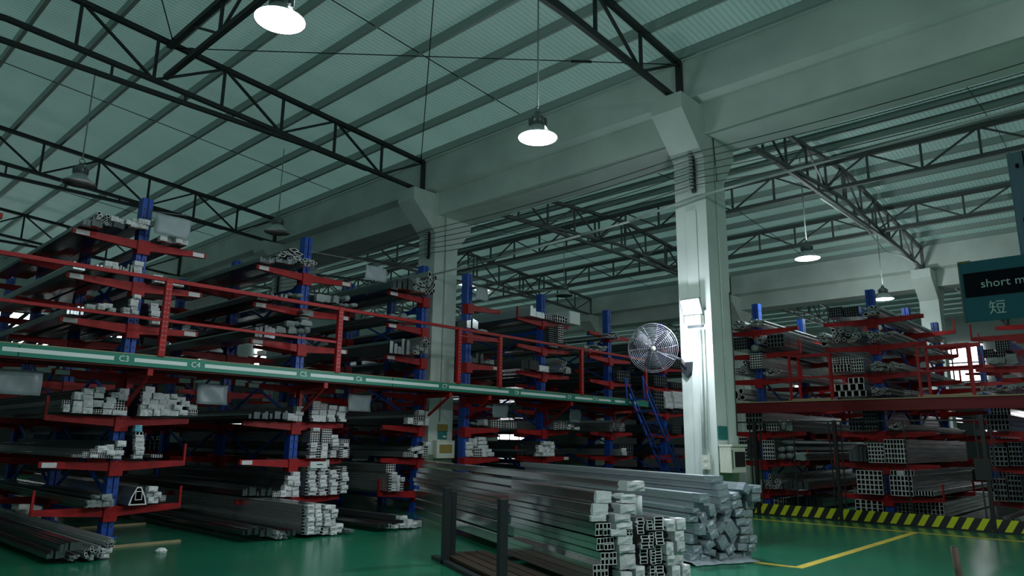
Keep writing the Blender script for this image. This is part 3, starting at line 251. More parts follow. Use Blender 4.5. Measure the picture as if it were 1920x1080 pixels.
# ================= lamps (lights live with the builders) =================
def highbay(loc,state,label,stem_top):
    x0,x1=next(q for q in BAYS if q[0]<=loc[0]<=q[1]); stem_top=8.39+.075*min(loc[0]-x0,x1-loc[0])+.25
    L=thing('high_bay_lamp',label,'lamp',loc,group='high bay lamps hung from the roof')
    on=state!='off'
    mb=MB(); mb.lathe([(.10,.19),(.13,.17),(.17,.10),(.305,.0),(.315,-.012),(.30,-.004),(.16,.09),(.10,.12)],32)
    ob('reflector',mb.mesh('reflector',['lampdish'],True),L)
    mb=MB(); mb.lathe([(0,.42),(.05,.42),(.055,.36),(.11,.34),(.12,.30),(.12,.19),(0,.19)],20)
    h=ob('driver_housing',mb.mesh('driver_housing',['lampshell'],True),L)
    for i in range(10):
        a=i*math.pi/5; ob('cooling_fin',unitbox('lampshell'),h,(.13*math.cos(a),.13*math.sin(a),.25),(0,0,a),(.04,.006,.11))
    mb=MB(); mb.ring((0,0,.47),.05,.008,Euler((math.pi/2,0,0)).to_quaternion(),14,5); ob('hanging_ring',mb.mesh('hanging_ring',['steel'],True),L)
    mb=MB(); mb.lathe([(0,.012),(.12,.010),(.27,.0),(.30,-.006)][::-1],32)
    ob('lens',mb.mesh('lens',['lampon' if state in('bright','work') else 'lampfar' if on else 'glass'],True),L,(0,0,-.004))
    rod('suspension_rod','pipe',L,Vector(loc)+Vector((0,0,.5)),(loc[0],loc[1],stem_top),.014,6)
    if on:
        P=LAMP_W[state]
        light('lamp_light','AREA',(loc[0],loc[1],loc[2]-.03),P*.5,LAMP_COL,shape='DISK',size=.56)
        light('lamp_spill','POINT',(loc[0],loc[1],loc[2]-.12),P*.18,LAMP_COL,shadow_soft_size=.06); light('reflector_glow','POINT',(loc[0]+.16,loc[1],loc[2]+.30),P*(.10 if state=='bright' else .55 if state=='far' else .02),LAMP_COL,shadow_soft_size=.12)

def zr(x,x0,x1):
    return 8.39+.075*min(x-x0,x1-x)
BAYS=[(-6.8,10.8),(11.75,27.55),(28.4,44.2)]
TY=[-1.3,5.9,13.1,20.3,27.5]
# ================= floor =================
mb=MB(); mb.box((-12,-8,-.2),(46,36,0)); ob('floor',mb.mesh('floor',['floor']),None,label='green epoxy workshop floor with a soft sheen',**STRUCT)
def fl(a,b,lab): 
    mb=MB(); mb.box((a[0],a[1],.0),(b[0],b[1],.004)); ob('floor_marking',mb.mesh('floor_marking',['yellow']),None,label=lab,**STRUCT)
fl((15.22,-4,0),(15.30,9.0,0),'thin yellow floor line running along the hazard striped kick board')
fl((9.70,3.84,0),(15.22,3.96,0),'broad yellow floor line running from the wrapped bundle to the fence')
fl((9.68,3.96,0),(9.79,4.75,0),'short yellow floor line beside the end of the wrapped bundle')
# ================= roof =================
def roof(bi):
    x0,x1=BAYS[bi]; xm=(x0+x1)/2; mb=MB(); off=.245
    ys=[];zs=[]; y=-8.0
    while y<35.4:
        for dy,h in((0,0),(.065,0),(.072,.008),(.088,.008),(.095,0)):
            ys.append(y+dy); zs.append(h)
        y+=.10
    xs=[x0-.45,xm,x1+.45]
    v=[];f=[]
    for x in xs:
        for a,h in zip(ys,zs): v.append((x,a,zr(x,x0,x1)+off+h))
    n=len(ys)
    for k in range(2):
        for i in range(n-1): f.append((k*n+i,k*n+i+1,(k+1)*n+i+1,(k+1)*n+i))
    o=ob('ceiling',mesh('ceiling',v,f,['roof']),None,label='ribbed metal roof sheeting over the %s bay'%('near','middle','far')[bi],**STRUCT)
    pm=MB()   # C purlin, unit length along Y
    pm.box((-.03,0,0),(-.024,1,.18)); pm.box((-.03,0,0),(.035,1,.007)); pm.box((-.03,0,.173),(.035,1,.18)); pm.box((.028,0,0),(.035,1,.022))
    me=pm.mesh('purlin',['purlin'])
    n=int((x1-x0)/2/1.0); step=1.02
    for side in(0,1):
        for i in range(9):
            d=.03+i*step
            if d>(x1-x0)/2: break
            x=x1-d if side else x0+d
            p=ob('purlin',me,o,(x,-8,zr(x,x0,x1)+.06),None,(1 if side else -1,43.3,1))
    # sag rods half way between the trusses
    for yy in (2.3,9.6,16.8,24.0):
        for side in (0,1):
            xa,xb=(x0+.3,xm) if side==0 else (xm,x1-.3)
            bar('sag_rod','truss',o,(xa,yy,zr(xa,x0,x1)+.07),(xb,yy,zr(xb,x0,x1)+.07),.014)
    return o
for b in range(3): roof(b)
# ================= columns, gutters =================
def column(x0,x1,y,lab):
    """two-sided column: corbels toward both bays"""
    c=thing('column',lab,'column',(x0,y,0),kind='structure')
    X0,X1=0,x1-x0; H=7.6
    mb=MB(); mb.box((X0,-.3,0),(X1,.3,H)); 
    mb.box((X0-.03,-.11,0),(X0,.09,5.6))
    ob('shaft',mb.mesh('shaft',['concrete']),c)
    for sgn,name in((-1,'corbel'),(1,'corbel')):
        e=X0 if sgn<0 else X1; t=e+sgn*.72
        prof=[(e,6.55),(t,7.25),(t,7.55),(e,7.55)]
        if sgn>0: prof=[(e,7.05),(e+.45,7.05),(e+.45,6.85),(e,6.25)]
        v=[(a,-.3,z) for a,z in prof]+[(a,.3,z) for a,z in prof]
        ob(name,mesh('corbel',v,[(0,1,2,3),(7,6,5,4),(0,4,5,1),(1,5,6,2),(2,6,7,3),(3,7,4,0)],['concrete']),c)
    part('dado_band','dado',c,(x0+.01,y-.306,0),(x1+.006,y-.29,1.25)); part('dado_band','dado',c,(x1-.01,y-.29,0),(x1+.006,y+.3,1.25))
    return c
cols=[]
for i,y in enumerate((5.9,13.1,20.3,27.5)):
    cols.append(column(11.0,11.75,y,['white painted concrete column carrying the lit floodlight and the wall fan','white concrete column beside the C7 sign carrying a switch box','white concrete column mostly hidden by the rack under C5','white concrete column near the end wall in the first column row'][i]))
    column(27.75,28.3,y,['white concrete column behind the second red guard','white concrete column behind the rack beside the near column','white concrete column of the distant row behind the tall racks','white concrete column of the distant row by the end wall'][i])
def gutter(xa,xb,lab):
    """concrete gutter with a beam beneath, profile swept along Y"""
    m=(xa+xb)/2
    prof=[(xa,8.45),(xa,7.66),(xa+.26,7.60),(xa+.26,7.02),(xb,7.02),(xb,8.45)]
    v=[(x,-8,z) for x,z in prof]+[(x,35,z) for x,z in prof]; n=len(prof)
    f=[(i,(i+1)%n,n+(i+1)%n,n+i) for i in range(n)]+[tuple(range(n-1,-1,-1)),tuple(range(n,2*n))]
    ob('beam',mesh('beam',v,f,['concrete']),None,label=lab,**STRUCT)
gutter(10.82,12.2,'deep white concrete gutter beam over the near column row')
gutter(27.5,28.6,'deep white concrete gutter beam over the distant column row')
# ================= trusses =================
def truss(x0,x1,y,lab,mat='truss'):
    T=thing('roof_truss',lab,'truss',(x0,y,0),kind='structure',group='steel roof trusses')
    xm=(x0+x1)/2; B=lambda n,a,b,w,h=None: bar(n,mat,T,a,b,w,h)
    zt=lambda x: zr(x,x0,x1); zb=lambda x: 7.62+.062*min(x-x0,x1-x)
    for s in(0,1):
        e=x0 if s==0 else x1; q=1 if s==0 else -1
        B('top_chord',(e,y,zt(e)),(xm,y,zt(xm)),.10,.09)
        B('bottom_chord',(e,y,zb(e)),(xm,y,zb(xm)),.09,.08)
        k=0; p=1.3; half=abs(xm-e)
        while k*p<half+.01:
            x=e+q*k*p; B('vertical',(x,y,zb(x)),(x,y,zt(x)),.05 if k else .11)
            if (k+1)*p<half+.2:
                x2=e+q*min((k+1)*p,half)
                if k%2==0: B('diagonal',(x,y,zt(x)),(x2,y,zb(x2)),.045)
                else: B('diagonal',(x,y,zb(x)),(x2,y,zt(x2)),.045)
            k+=1
        a=e+q*1.7
        B('tie_chord',(a,y,zb(a)-.02),(e+q*3.2,y,7.78),.08)
        B('tie_chord',(e+q*3.2,y,7.78),(xm,y,7.78),.08)
        for d in (4.6,5.9,7.2):
            x=e+q*d
            if d<half: B('tie_post',(x,y,7.78),(x,y,zb(x)),.04)
    return T
for bi,(x0,x1) in enumerate(BAYS):
    for yi,y in enumerate(TY):
        if y<0 or (bi==2 and y>21): continue
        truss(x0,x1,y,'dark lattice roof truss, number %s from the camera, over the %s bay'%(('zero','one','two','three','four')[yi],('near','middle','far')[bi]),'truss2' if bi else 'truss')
def girder(x,zt,zb,lab,y0=-1.3,y1=34.8,mat='truss'):
    G=thing('lattice_girder',lab,'girder',(x,y0,0),kind='structure')
    bar('top_chord',mat,G,(x,y0,zt),(x,y1,zt),.10); bar('bottom_chord',mat,G,(x,y0,zb),(x,y1,zb),.09)
    y=y0+.2; k=0
    while y+1.2<y1:
        bar('vertical',mat,G,(x,y,zb),(x,y,zt),.05)
        bar('diagonal',mat,G,(x,y,zt if k%2 else zb),(x,y+1.2,zb if k%2 else zt),.042)
        y+=1.2;k+=1
girder(18.3,8.72,8.02,'dark lattice girder running lengthwise under the middle bay roof',mat='truss2')
girder(22.8,8.62,7.95,'dark lattice girder running lengthwise, farther under the middle bay roof',mat='truss2')
girder(4.5,8.80,8.15,'short dark lattice girder between two trusses of the near bay',5.9,13.1)
# bracing rods with turnbuckles in the near roof
for (a,b),lab in ((((4.6,13.1,8.80),(10.7,5.95,8.36)),'thin roof bracing rod with a turnbuckle crossing above the two lit lamps'),(((10.7,13.1,8.36),(5.0,5.9,8.74)),'thin roof bracing rod running up from the truss foot at the C7 column'),(((4.6,13.1,8.80),(2.2,9.0,9.0)),'short roof bracing rod with a hook above the near truss')):
    R=thing('bracing_rod',lab,'rod',a,kind=None)
    rod('shaft','truss',R,a,b,.011,6)
    a,b=Vector(a),Vector(b); rod('turnbuckle','truss',R,a+(b-a)*.80,a+(b-a)*.84,.026,8); rod('hook','truss',R,a,a+(b-a)*.04,.024,6)
# ================= outer walls and windows =================
mb=MB(); mb.box((-12,35,0),(46,35.3,9.6)); ob('wall_back',mb.mesh('wall_back',['wall']),None,label='pale end wall far behind the racks',**STRUCT)
mb=MB(); mb.box((44.6,-8,0),(44.9,35,9.6)); ob('wall_right',mb.mesh('wall_right',['wall']),None,label='pale side wall beyond the far bay',**STRUCT)
mb=MB(); mb.box((-12.3,-8,0),(-12,35,3.2)); mb.box((-12.3,-8,7.9),(-12,35,9.6))
for yy in (-8,-.8,6.4,13.6,20.8,28,34.6): mb.box((-12.3,yy,3.2),(-12,yy+.4,7.9))
ob('wall_left',mb.mesh('wall_left',['wall']),None,label='pale side wall out of view with a long open clerestory',**STRUCT)
mb=MB(); mb.box((-12,-8.3,0),(46,-8,9.6)); ob('wall_front',mb.mesh('wall_front',['wall']),None,label='pale wall out of view behind the camera',**STRUCT)
mb=MB(); mb.box((-12,34.95,0),(44.6,35,4.2)); ob('darkening_band_1',mb.mesh('darkening_band_1',['darkband']),None,label='dark band added along the foot of the end wall to darken the background',**STRUCT)  # added band, keeps the wall seen low between the racks dark
mb=MB(); mb.box((44.55,-8,0),(44.6,34.95,4.2)); ob('darkening_band_2',mb.mesh('darkening_band_2',['darkband']),None,label='dark band added along the foot of the side wall to darken the background',**STRUCT)
def window(n,axis,c,w,z0,z1,mat,lab,nm=5,slant=False):
    W=thing('window_%d'%n,lab,'window',(c,34.93,z0) if axis==1 else (44.53,c,z0),kind='structure',rz=0 if axis==1 else -math.pi/2)
    hh=z1-z0
    k=nm
    for i in range(k):
        a=-w/2+w*i/k; ob('pane',unitbox(mat),W,(a+w/k/2,0,hh/2),None,(w/k-.06,.02,hh-.06))
        if i: ob('mullion',unitbox('darksteel'),W,(a,-.02,hh/2),None,(.07,.06,hh))
    for z in(0,hh,hh/2): ob('window_frame',unitbox('darksteel'),W,(0,-.02,z),None,(w+.1,.07,.07))
    if slant:
        m=int(w/.55)
        for i in range(m):
            a=-w/2+w*(i+.5)/m; o=ob('louvre_bar',unitbox('darksteel'),W,(a,-.06,hh/2),(0,math.radians(40),0),(.15,.05,hh*1.28))
window(1,1,6.9,4.4,5.2,6.6,'daylight','daylit end wall window with slanting dark bars behind the rack under C3',4,True)
window(2,1,13.0,4.4,5.2,6.5,'daylight','daylit end wall window with slanting dark bars behind the rack under C5',4,True)
window(3,1,20.0,4.0,5.2,6.5,'daylight','daylit end wall window with slanting bars beside the far column',4,True)
window(4,1,26.0,4.0,5.0,6.4,'daylight','daylit end wall window in the middle bay',4,True)
window(5,1,32.5,5.0,4.0,5.6,'daylight','daylit end wall window beyond the blue ladder',5)
window(6,0,8.3,2.2,5.0,7.0,'daylight2','bright daylit side window seen through the second red guard',3)
window(7,0,3.6,3.2,2.0,3.4,'daylight2','bright daylit side window low behind the last fence post',4)
window(8,0,15.5,3.6,5.0,6.6,'daylight','daylit side window far behind the near column',4)
window(9,1,9.0,2.4,1.9,2.4,'daylight','low daylit slot in the end wall behind the rack under C4',4)
window(10,1,18.5,2.8,2.0,2.5,'daylight','low daylit slot in the end wall behind the rack under C6',4)
window(11,1,38.0,5.0,1.7,2.6,'daylight2','low bright opening in the end wall behind the blue ladder',5)
# translucent strips let into the roof
for x,y,lab in((15.2,28.2,'daylit translucent strip let into the middle bay roof'),(23.6,24.5,'daylit translucent strip in the far slope of the middle bay roof')):
    x0,x1=BAYS[1]
    k=thing('window_12' if x<20 else 'window_13',lab,'rooflight',(x,y,zr(x,x0,x1)+.235),kind='structure')
    mb=MB(); mb.box((-1.2,-.3,0),(1.2,.3,.008)); ob('pane',mb.mesh('rooflight_pane',['daylight']),k,rot=(0,-.075 if x<20 else .075,0))
# banner on the end wall, seen under the racks
B=thing('wall_banner','dark banner with pale Chinese characters low between the racks under C4','banner',(13.2,34.9,0))
part('sheet','navy',B,(10.6,34.86,.9),(16.6,34.90,2.0)); text('lettering','的自己',.52,'pipe',B,(13.7,34.85,1.42),(math.pi/2,0,0))
# ================= racks =================
LV=[.5,1.2,1.9,2.6,3.42,4.13,4.86]
LVR=[.52,1.2,1.9,2.57,3.21,3.86,4.47]
def upright_mesh(H):
    k='up%.2f'%H
    if k in MC: return MC[k]
    mb=MB(); mb.box((-.085,-.10,0),(-.012,.10,H)); mb.box((.012,-.10,0),(.085,.10,H)); mb.box((-.012,-.07,0),(.012,.07,H)); mb.box((-.14,-.16,0),(.14,.16,.015))
    z=.15
    while z<H-.1:
        for x in(-.048,.048): mb.add([(x-.012,-.1005,z),(x+.012,-.1005,z),(x+.012,-.1005,z+.04),(x-.012,-.1005,z+.04)],[(0,1,2,3)],1)
        mb.add([(.0855,-.03,z),(.0855,.03,z),(.0855,.03,z+.04),(.0855,-.03,z+.04)],[(0,1,2,3)],1)
        z+=.15
    MC[k]=mb.mesh('upright',['blue','hollow']); return MC[k]
def arm_mesh():
    if 'arm' in MC: return MC['arm']
    v=[];f=[]
    # runs along +X, unit length, tapered; top surface at z=0
    for x,h in((0,-.15),(1,-.085)):
        for y in(-.035,.035):
            for z in(h,0): v.append((x,y,z))
    f=[(0,1,3,2),(4,6,7,5),(0,4,5,1),(2,3,7,6),(1,5,7,3),(0,2,6,4)]
    MC['arm']=mesh('arm',v,f,['red']); return MC['arm']
def rack(name_label,x,y,axis,levels,sides,H,n=3,stops=(),tags=(),length=1.0,step=3.0,brace=True,skip=()):
    """axis 1: rows run along Y (arms along X). axis 0: rows run along X (arms along Y)."""
    R=thing('cantilever_rack',name_label,'rack',(x,y,0),0 if axis else -math.pi/2,group='red and blue cantilever racks')
    for u in range(n):
        yy=u*step
        ob('upright',upright_mesh(H),R,(0,yy,0))
        for li,z in enumerate(levels):
            if (u,li) in skip: continue
            for s in sides:
                a=ob('arm',arm_mesh(),R,(s*.08,yy-.10,z-.025),(0,-.005 if s>0 else .005,0),(s*length,1,1))
                if (u,s,li) in stops: ob('arm_stop',unitbox('red'),a,(1.0,0,.10),None,(.035/length,.05,.36))
                if u==0 and (s,li) in tags:
                    ob('shelf_tag',unitbox('paper'),a,(.86,-.037,-.05),None,(.20,.003,.075))
            ob('arm_sleeve',unitbox('red'),R,(0,yy-.06,z-.13),None,(.20,.20,.24))
    if brace:
        for u in range(n-1):
            for z in (.6,2.0,3.5):
                b0,b1=Vector((x,y,0)),None
                for (za,zb_) in((z,z+1.2),(z+1.2,z)):
                    o=bar('cross_brace','blue',None,(0,u*step+.1,za),(0,(u+1)*step-.1,zb_),.04); o.parent=R
            for z in((.3,) if axis==0 else (.3,4.55)):
                o=bar('tie_rail','blue',None,(0,u*step,z),(0,(u+1)*step,z),.05,.09); o.parent=R
    return R
T1=[(-1,6),(-1,5),(-1,4),(1,6),(1,5),(-1,3),(1,3),(-1,1),(1,4)]
rack('red and blue cantilever rack at the picture edge before C3',1.17,12.77,1,LV,(1,),5.62,tags=[(1,6),(1,5)],length=1.05)
rack('red and blue cantilever rack between the C3 and C4 signs',4.33,12.77,1,LV,(-1,1),5.62,stops=[(0,-1,0),(0,1,0),(0,1,1),(0,-1,2),(1,1,0),(1,-1,1)],tags=T1)
rack('red and blue cantilever rack between the C5 and C6 signs',7.49,12.77,1,LV,(-1,1),5.62,stops=[(1,1,1)],tags=T1)
rack('red and blue cantilever rack ending just before the C7 column',10.65,12.77,1,LV,(-1,),5.62,stops=[(0,-1,0)],tags=[(-1,6),(-1,5),(-1,4)])
rack('red and blue cantilever rack just past the C7 column',11.88,12.55,1,LV,(1,),5.62,n=2,tags=[(1,4)],brace=False)
rack('red and blue cantilever rack between the C8 and C9 signs',14.95,12.77,1,LV,(-1,1),5.62,stops=[(0,-1,1),(0,-1,6)],tags=[(1,1)])
rack('red and blue cantilever rack behind the blue ladder',18.12,12.77,1,LV,(-1,1),5.62)
rack('red and blue cantilever rack past the blue ladder',21.3,12.77,1,LV,(-1,1),5.62,n=2)
rack('red and blue cantilever rack behind the near column',17.75,7.75,0,LVR,(-1,1),5.15,stops=[(0,1,5),(0,1,4),(0,1,1),(1,1,4),(1,1,3)])
rack('red and blue cantilever rack between the two red guards',17.75,4.97,0,LVR,(-1,1),5.15,stops=[(0,1,0),(1,1,0),(1,1,5),(1,1,6),(2,1,6),(2,1,5),(1,1,4),(0,-1,1),(0,-1,5)])
rack('red and blue cantilever rack at the picture edge under the hanging sign',17.75,1.95,0,LVR,(-1,1),5.15,stops=[(0,-1,5),(1,-1,4),(2,-1,5)])
# ================= walkway with the green fascia =================
YW=11.65
W=thing('walkway','red railed walkway with a green fascia lettered C3 to C10','walkway',(2,YW,0))
segs=[(-2.0,2.55),(2.56,9.0),(9.02,14.2),(14.21,18.6)]
for a,b in segs: part('fascia_panel','greenband',W,(a,YW-.012,2.625),(b,YW+.012,2.80))
part('fascia_trim','ply',W,(-2,YW-.014,2.80),(18.6,YW+.02,2.812))
for a,b in [(-2,2.33),(2.36,3.77),(4.06,4.86),(5.15,6.83),(7.12,8.06),(8.35,10.25),(10.55,12.46),(12.89,14.63),(15.03,15.79),(16.08,16.65),(16.85,17.35),(17.55,18.0)]:
    part('fascia_stripe','white',W,(a,YW-.0155,2.685),(b,YW-.010,2.745))
for s,x in dict(C3=3.91,C4=5.0,C5=6.97,C6=8.19,C7=10.42,C8=12.74,C9=14.78,C10=15.92).items():
    text('bay_label',s,.125,'letter',W,(x,YW-.0165,2.715),(math.pi/2,0,0),label='white %s lettering on the green fascia'%s)
x=-2.0
while x<18.5:
    part('deck_board','ply',W,(x,YW+.03,2.77),(min(x+1.18,18.6),YW+.80,2.795)); x+=1.2
for y in(.06,.42,.78): part('deck_beam','shadedred',W,(-2,YW+y-.03,2.60),(18.6,YW+y+.03,2.765))
for x in(1.0,4.33,7.49,10.65,11.88,14.95,18.12):
    part('bracket_beam','red',W,(x-.04,YW+.03,2.50),(x+.04,YW+1.0,2.60))
    bar('bracket_brace','red',W,(x,YW+.08,2.52),(x,YW+.92,2.02),.045)
    part('bracket_post','red',W,(x-.03,YW+.88,1.98),(x+.03,YW+.94,2.52))
part('handrail','red',W,(-2,YW-.03,4.0),(18.6,YW+.03,4.06)); 
part('mid_rail','red',W,(-2,YW-.02,3.355),(7.68,YW+.02,3.40))
part('mid_rail','red',W,(10.8,YW-.02,3.86),(12.2,YW+.02,3.90))
pm=MB(); pm.box((-.05,-.04,0),(.05,.04,1.25))
z=.1
while z<1.2:
    for xx in(-.022,.022): pm.add([(xx-.004,-.0405,z),(xx+.004,-.0405,z),(xx+.004,-.0405,z+.014),(xx-.004,-.0405,z+.014)],[(0,1,2,3)],1)
    z+=.075
pme=pm.mesh('railing_post',['red','paper'])
for x in(1.1,4.44,7.68,10.82,12.15,15.33,18.5): ob('railing_post',pme,W,(x-2,0,2.80))
# ================= right hand platform =================
D=thing('mezzanine_deck','dark red edge beam carrying the plywood deck under the two red guards','deck',(16.6,2,0))
part('edge_beam','shadedred',D,(16.62,-1.5,2.30),(16.72,8.6,2.53)); part('edge_beam','shadedred',D,(17.2,-1.5,2.36),(17.28,8.6,2.53))
y=-1.5
while y<8.5:
    part('deck_board','ply',D,(16.58,y,2.535),(17.30,min(y+1.21,8.6),2.56)); y+=1.22
for y in(1.95,4.97,7.75): part('bracket_beam','red',D,(16.72,y-.04,2.38),(17.75,y+.04,2.50))
for y0,y1,lab in((6.55,5.64,'red guard frame on the deck between the near column and the blue upright'),(3.86,2.92,'red guard frame on the deck beside the hanging sign')):
    G=thing('guard_frame',lab,'guard',(16.62,(y0+y1)/2,2.56),group='red guard frames on the deck edge')
    for yy,xx in((y0,16.62),(y0-.12,16.85),(y1,16.62),(y1+.06,16.85)): part('guard_post','red',G,(xx-.025,yy-.025,2.56),(xx+.025,yy+.025,3.6))
    part('top_rail','red',G,(16.6,y1,3.57),(16.64,y0,3.61)); part('mid_rail','red',G,(16.6,y1,3.06),(16.64,y0,3.10))
    part('top_rail','red',G,(16.83,y1,3.57),(16.87,y0-.12,3.61)); part('side_rail','red',G,(16.62,y1-.0,3.57),(16.87,y1+.04,3.61)); part('toe_board','ply',G,(16.60,y1-.05,2.565),(16.64,y0+.05,2.60))
# ================= fence =================
FX=16.35
F=thing('safety_fence','black steel fence with a hazard striped kick board before the racks','fence',(FX,0,0))
for a,b in((7.32,5.60),(5.52,2.86),(2.78,.2),(9.2,7.42)):
    o=ob('kick_board',unitbox('hazard'),F,(0,(a+b)/2,.135),None,(.03,1,.23)); o.scale=(1,1,1); 
    mb=MB(); mb.box((-.015,-(a-b)/2,-.11),(.015,(a-b)/2,.11)); o.data=mb.mesh('kick_board',['hazard'])
    part('top_rail','black',F,(FX-.015,b,2.06),(FX+.015,a,2.09)); part('bottom_rail','black',F,(FX-.02,b,.0),(FX+.02,a,.03))
    for k in (1,):
        y=a+(b-a)*k/2; part('mid_bar','black',F,(FX-.012,y-.012,.25),(FX+.012,y+.012,2.08))
for y in(7.37,5.56,2.82):
    part('fence_post','black',F,(FX-.035,y-.035,0),(FX+.035,y+.035,2.1))
    for s in(-1,1): bar('post_strut','black',F,(FX+.02,y+s*.11,.25),(FX+.02,y+s*.13,2.08),.025)
part('fence_lock','black',F,(FX-.05,2.75,.95),(FX+.02,3.02,1.35))
# ================= hanging sign =================
S=thing('hanging_sign','teal and black sign on a grey post reading short material','sign',(5.9,.45,2.42))
part('board','teal',S,(5.885,-.25,2.425),(5.915,1.03,2.86)); part('band','navy',S,(5.880,-.24,2.60),(5.889,1.015,2.775))
part('frame_edge','steel',S,(5.882,1.03,2.42),(5.918,1.042,2.865)); part('frame_edge','gold',S,(5.882,.96,2.855),(5.918,1.04,2.868))
text('lettering','short material',.082,'letter',S,(5.879,.915,2.685),(math.pi/2,0,-math.pi/2),'LEFT')
text('lettering','短',.105,'letter',S,(5.884,.886,2.505),(math.pi/2,0,-math.pi/2),'LEFT')
text('lettering','料',.105,'letter',S,(5.884,.672,2.505),(math.pi/2,0,-math.pi/2),'LEFT')
part('post','post',S,(5.93,.50,0),(6.05,.665,3.62)); part('post_seam','navy',S,(5.926,.565,2.87),(5.93,.573,3.62))
for z in(3.5,3.1,2.95): part('bolt','navy',S,(5.922,.60,z),(5.932,.62,z+.03))
R=thing('stake','short rusty tube standing on the floor near the camera','stake',(7.0,1.5,0))
rod('tube','rust',R,(7.02,1.47,0),(7.0,1.51,.75),.028,12); rod('bore','hollow',R,(7.0,1.51,.752),(7.0,1.51,.755),.022,12)
part('foot_plate','rust',R,(6.95,1.4,0),(7.09,1.54,.01))
# ================= column fittings =================
def conduit(lab,pts,r,mat='conduit'):
    mb=MB(); mb.path(pts,r,8); ob('conduit',mb.mesh('conduit',[mat],True),None,label=lab,cat='pipe')
XC=10.96
# floodlight
FL=thing('floodlight','glaring white LED floodlight bolted to the near column','floodlight',(10.80,5.87,3.85))
q=(0,math.radians(-22),0)
h=ob('housing',unitbox('lampshell'),FL,(.035,0,0),q,(.06,.36,.28)); 
ob('led_face',unitbox('floodface'),FL,(0,0,-.015),q,(.012,.32,.235))
for i in range(7): ob('cooling_fin',unitbox('lampshell'),h,(.75,-.42+.14*i,0),None,(.7,.02,.9))
ob('driver_box',unitbox('beige'),FL,(.10,0,-.235),None,(.12,.30,.16)); ob('yoke',unitbox('steel'),FL,(.13,0,-.33),None,(.05,.26,.05))
d=Vector((-.93,-.10,-.36)); o=light('floodlight_beam','AREA',(10.74,5.87,3.82),FLOOD_W,(.88,.93,1),shape='RECTANGLE',size=.32,size_y=.23); o.rotation_euler=d.to_track_quat('-Z','Y').to_euler()
light('floodlight_spill','POINT',(10.35,5.70,3.35),FLOOD_W*.42,(.85,.9,1),shadow_soft_size=.05)
conduit('thick grey conduit running down the near column from the floodlight',[(XC-.02,5.80,3.45),(XC-.02,5.83,.2)],.026,'pipe')
conduit('thin white conduit beside the thick grey one on the near column',[(XC-.012,5.73,3.45),(XC-.012,5.74,1.42)],.012)
conduit('white conduit on the shaded side face of the near column',[(11.38,5.585,6.5),(11.38,5.585,1.55)],.016)
conduit('grey cable running up the near column from below the corbel',[(11.30,5.58,7.5),(11.36,5.58,7.0),(11.42,5.58,6.2)],.010,'wire')
conduit('thin black cable trailing down the far edge of the near column',[(11.70,5.585,4.2),(11.72,5.58,3.2),(11.69,5.58,1.7)],.008,'wire')
conduit('grey cable running down the C7 column',[(11.30,12.78,7.45),(11.33,12.78,6.0),(11.33,12.785,2.0)],.011,'pipe')
B=thing('socket_box','white double socket box at the foot of the grey conduit','box',(XC,5.77,1.21))
ob('lid',unitbox('beige'),B,(-.03,0,0),None,(.05,.15,.11)); ob('lid',unitbox('beige'),B,(-.03,0,.115),None,(.05,.15,.11)); 
for z in(0,.115): ob('switch',unitbox('white'),B,(-.058,0,z),None,(.008,.05,.04))
B=thing('electric_panel','cream electric panel with a dark window on the side of the near column','panel',(11.27,5.58,1.32))
ob('case',unitbox('beige'),B,(0,-.10,0),None,(.52,.20,.42)); ob('window',unitbox('glass'),B,(.05,-.203,-.0),None,(.36,.012,.24)); ob('hood',unitbox('beige'),B,(.01,-.11,.22),None,(.56,.24,.03)); ob('hinge',unitbox('steel'),B,(-.22,-.205,0),None,(.02,.012,.3))
B=thing('notice_plate','small dark teal plate above the electric panel','plate',(11.18,5.585,1.74)); ob('plate',unitbox('tealbox'),B,(0,0,0),None,(.32,.012,.22))
B=thing('switch_box','cream switch box with a brown window on the C7 column','box',(11.43,12.78,1.37))
ob('case',unitbox('beige'),B,(0,-.06,0),None,(.56,.12,.40)); ob('window',unitbox('gold'),B,(0,-.123,.01),None,(.40,.012,.20)); ob('frame',unitbox('white'),B,(0,-.119,.01),None,(.46,.010,.26))
B=thing('notice_plate','yellow and teal notice stuck above the switch box','notice',(11.43,12.79,1.75))
ob('header',unitbox('gold'),B,(0,0,.11),None,(.32,.012,.17)); ob('body',unitbox('tealbox'),B,(0,0,-.05),None,(.28,.012,.20)); ob('stripe',unitbox('white'),B,(.06,-.008,-.09),None,(.10,.006,.04))
# insulators and overhead wires
zs=[6.62,6.50,6.38,6.26,6.14,6.02]
for k,y in enumerate((5.80,13.0,20.2)):
    I=thing('insulator_rack',('insulator rack above the floodlight on the near column','insulator rack on the C7 column','insulator rack on the column behind the C5 rack')[k],'insulator',(10.95,y,5.95))
    part('channel','darksteel',I,(10.94,y-.035,5.92),(10.99,y+.035,6.70))
    mb=MB()
    mb.lathe([(.0,-.045),(.04,-.045),(.04,-.02),(.022,-.01),(.022,.01),(.04,.02),(.04,.045),(0,.045)],12); me=mb.mesh('spool',['pipe'],True)
    for z in zs: ob('spool',me,I,(-.06,0,z-5.95))
for i,z in enumerate(zs):
    pts=[]
    for a,b in((-1.4,5.8),(5.8,13.0),(13.0,20.2),(20.2,27.4)):
        for j in range(8):
            t=j/8; pts.append((10.86,a+(b-a)*t,z-.16*4*t*(1-t)*(.6+.1*i)))
    mb=MB(); mb.path(pts,.008,5); ob('overhead_wire',mb.mesh('overhead_wire',['wire']),None,label='dark overhead wire on the %s spool of the insulator racks'%('top','second','third','fourth','fifth','lowest')[i],cat='wire')
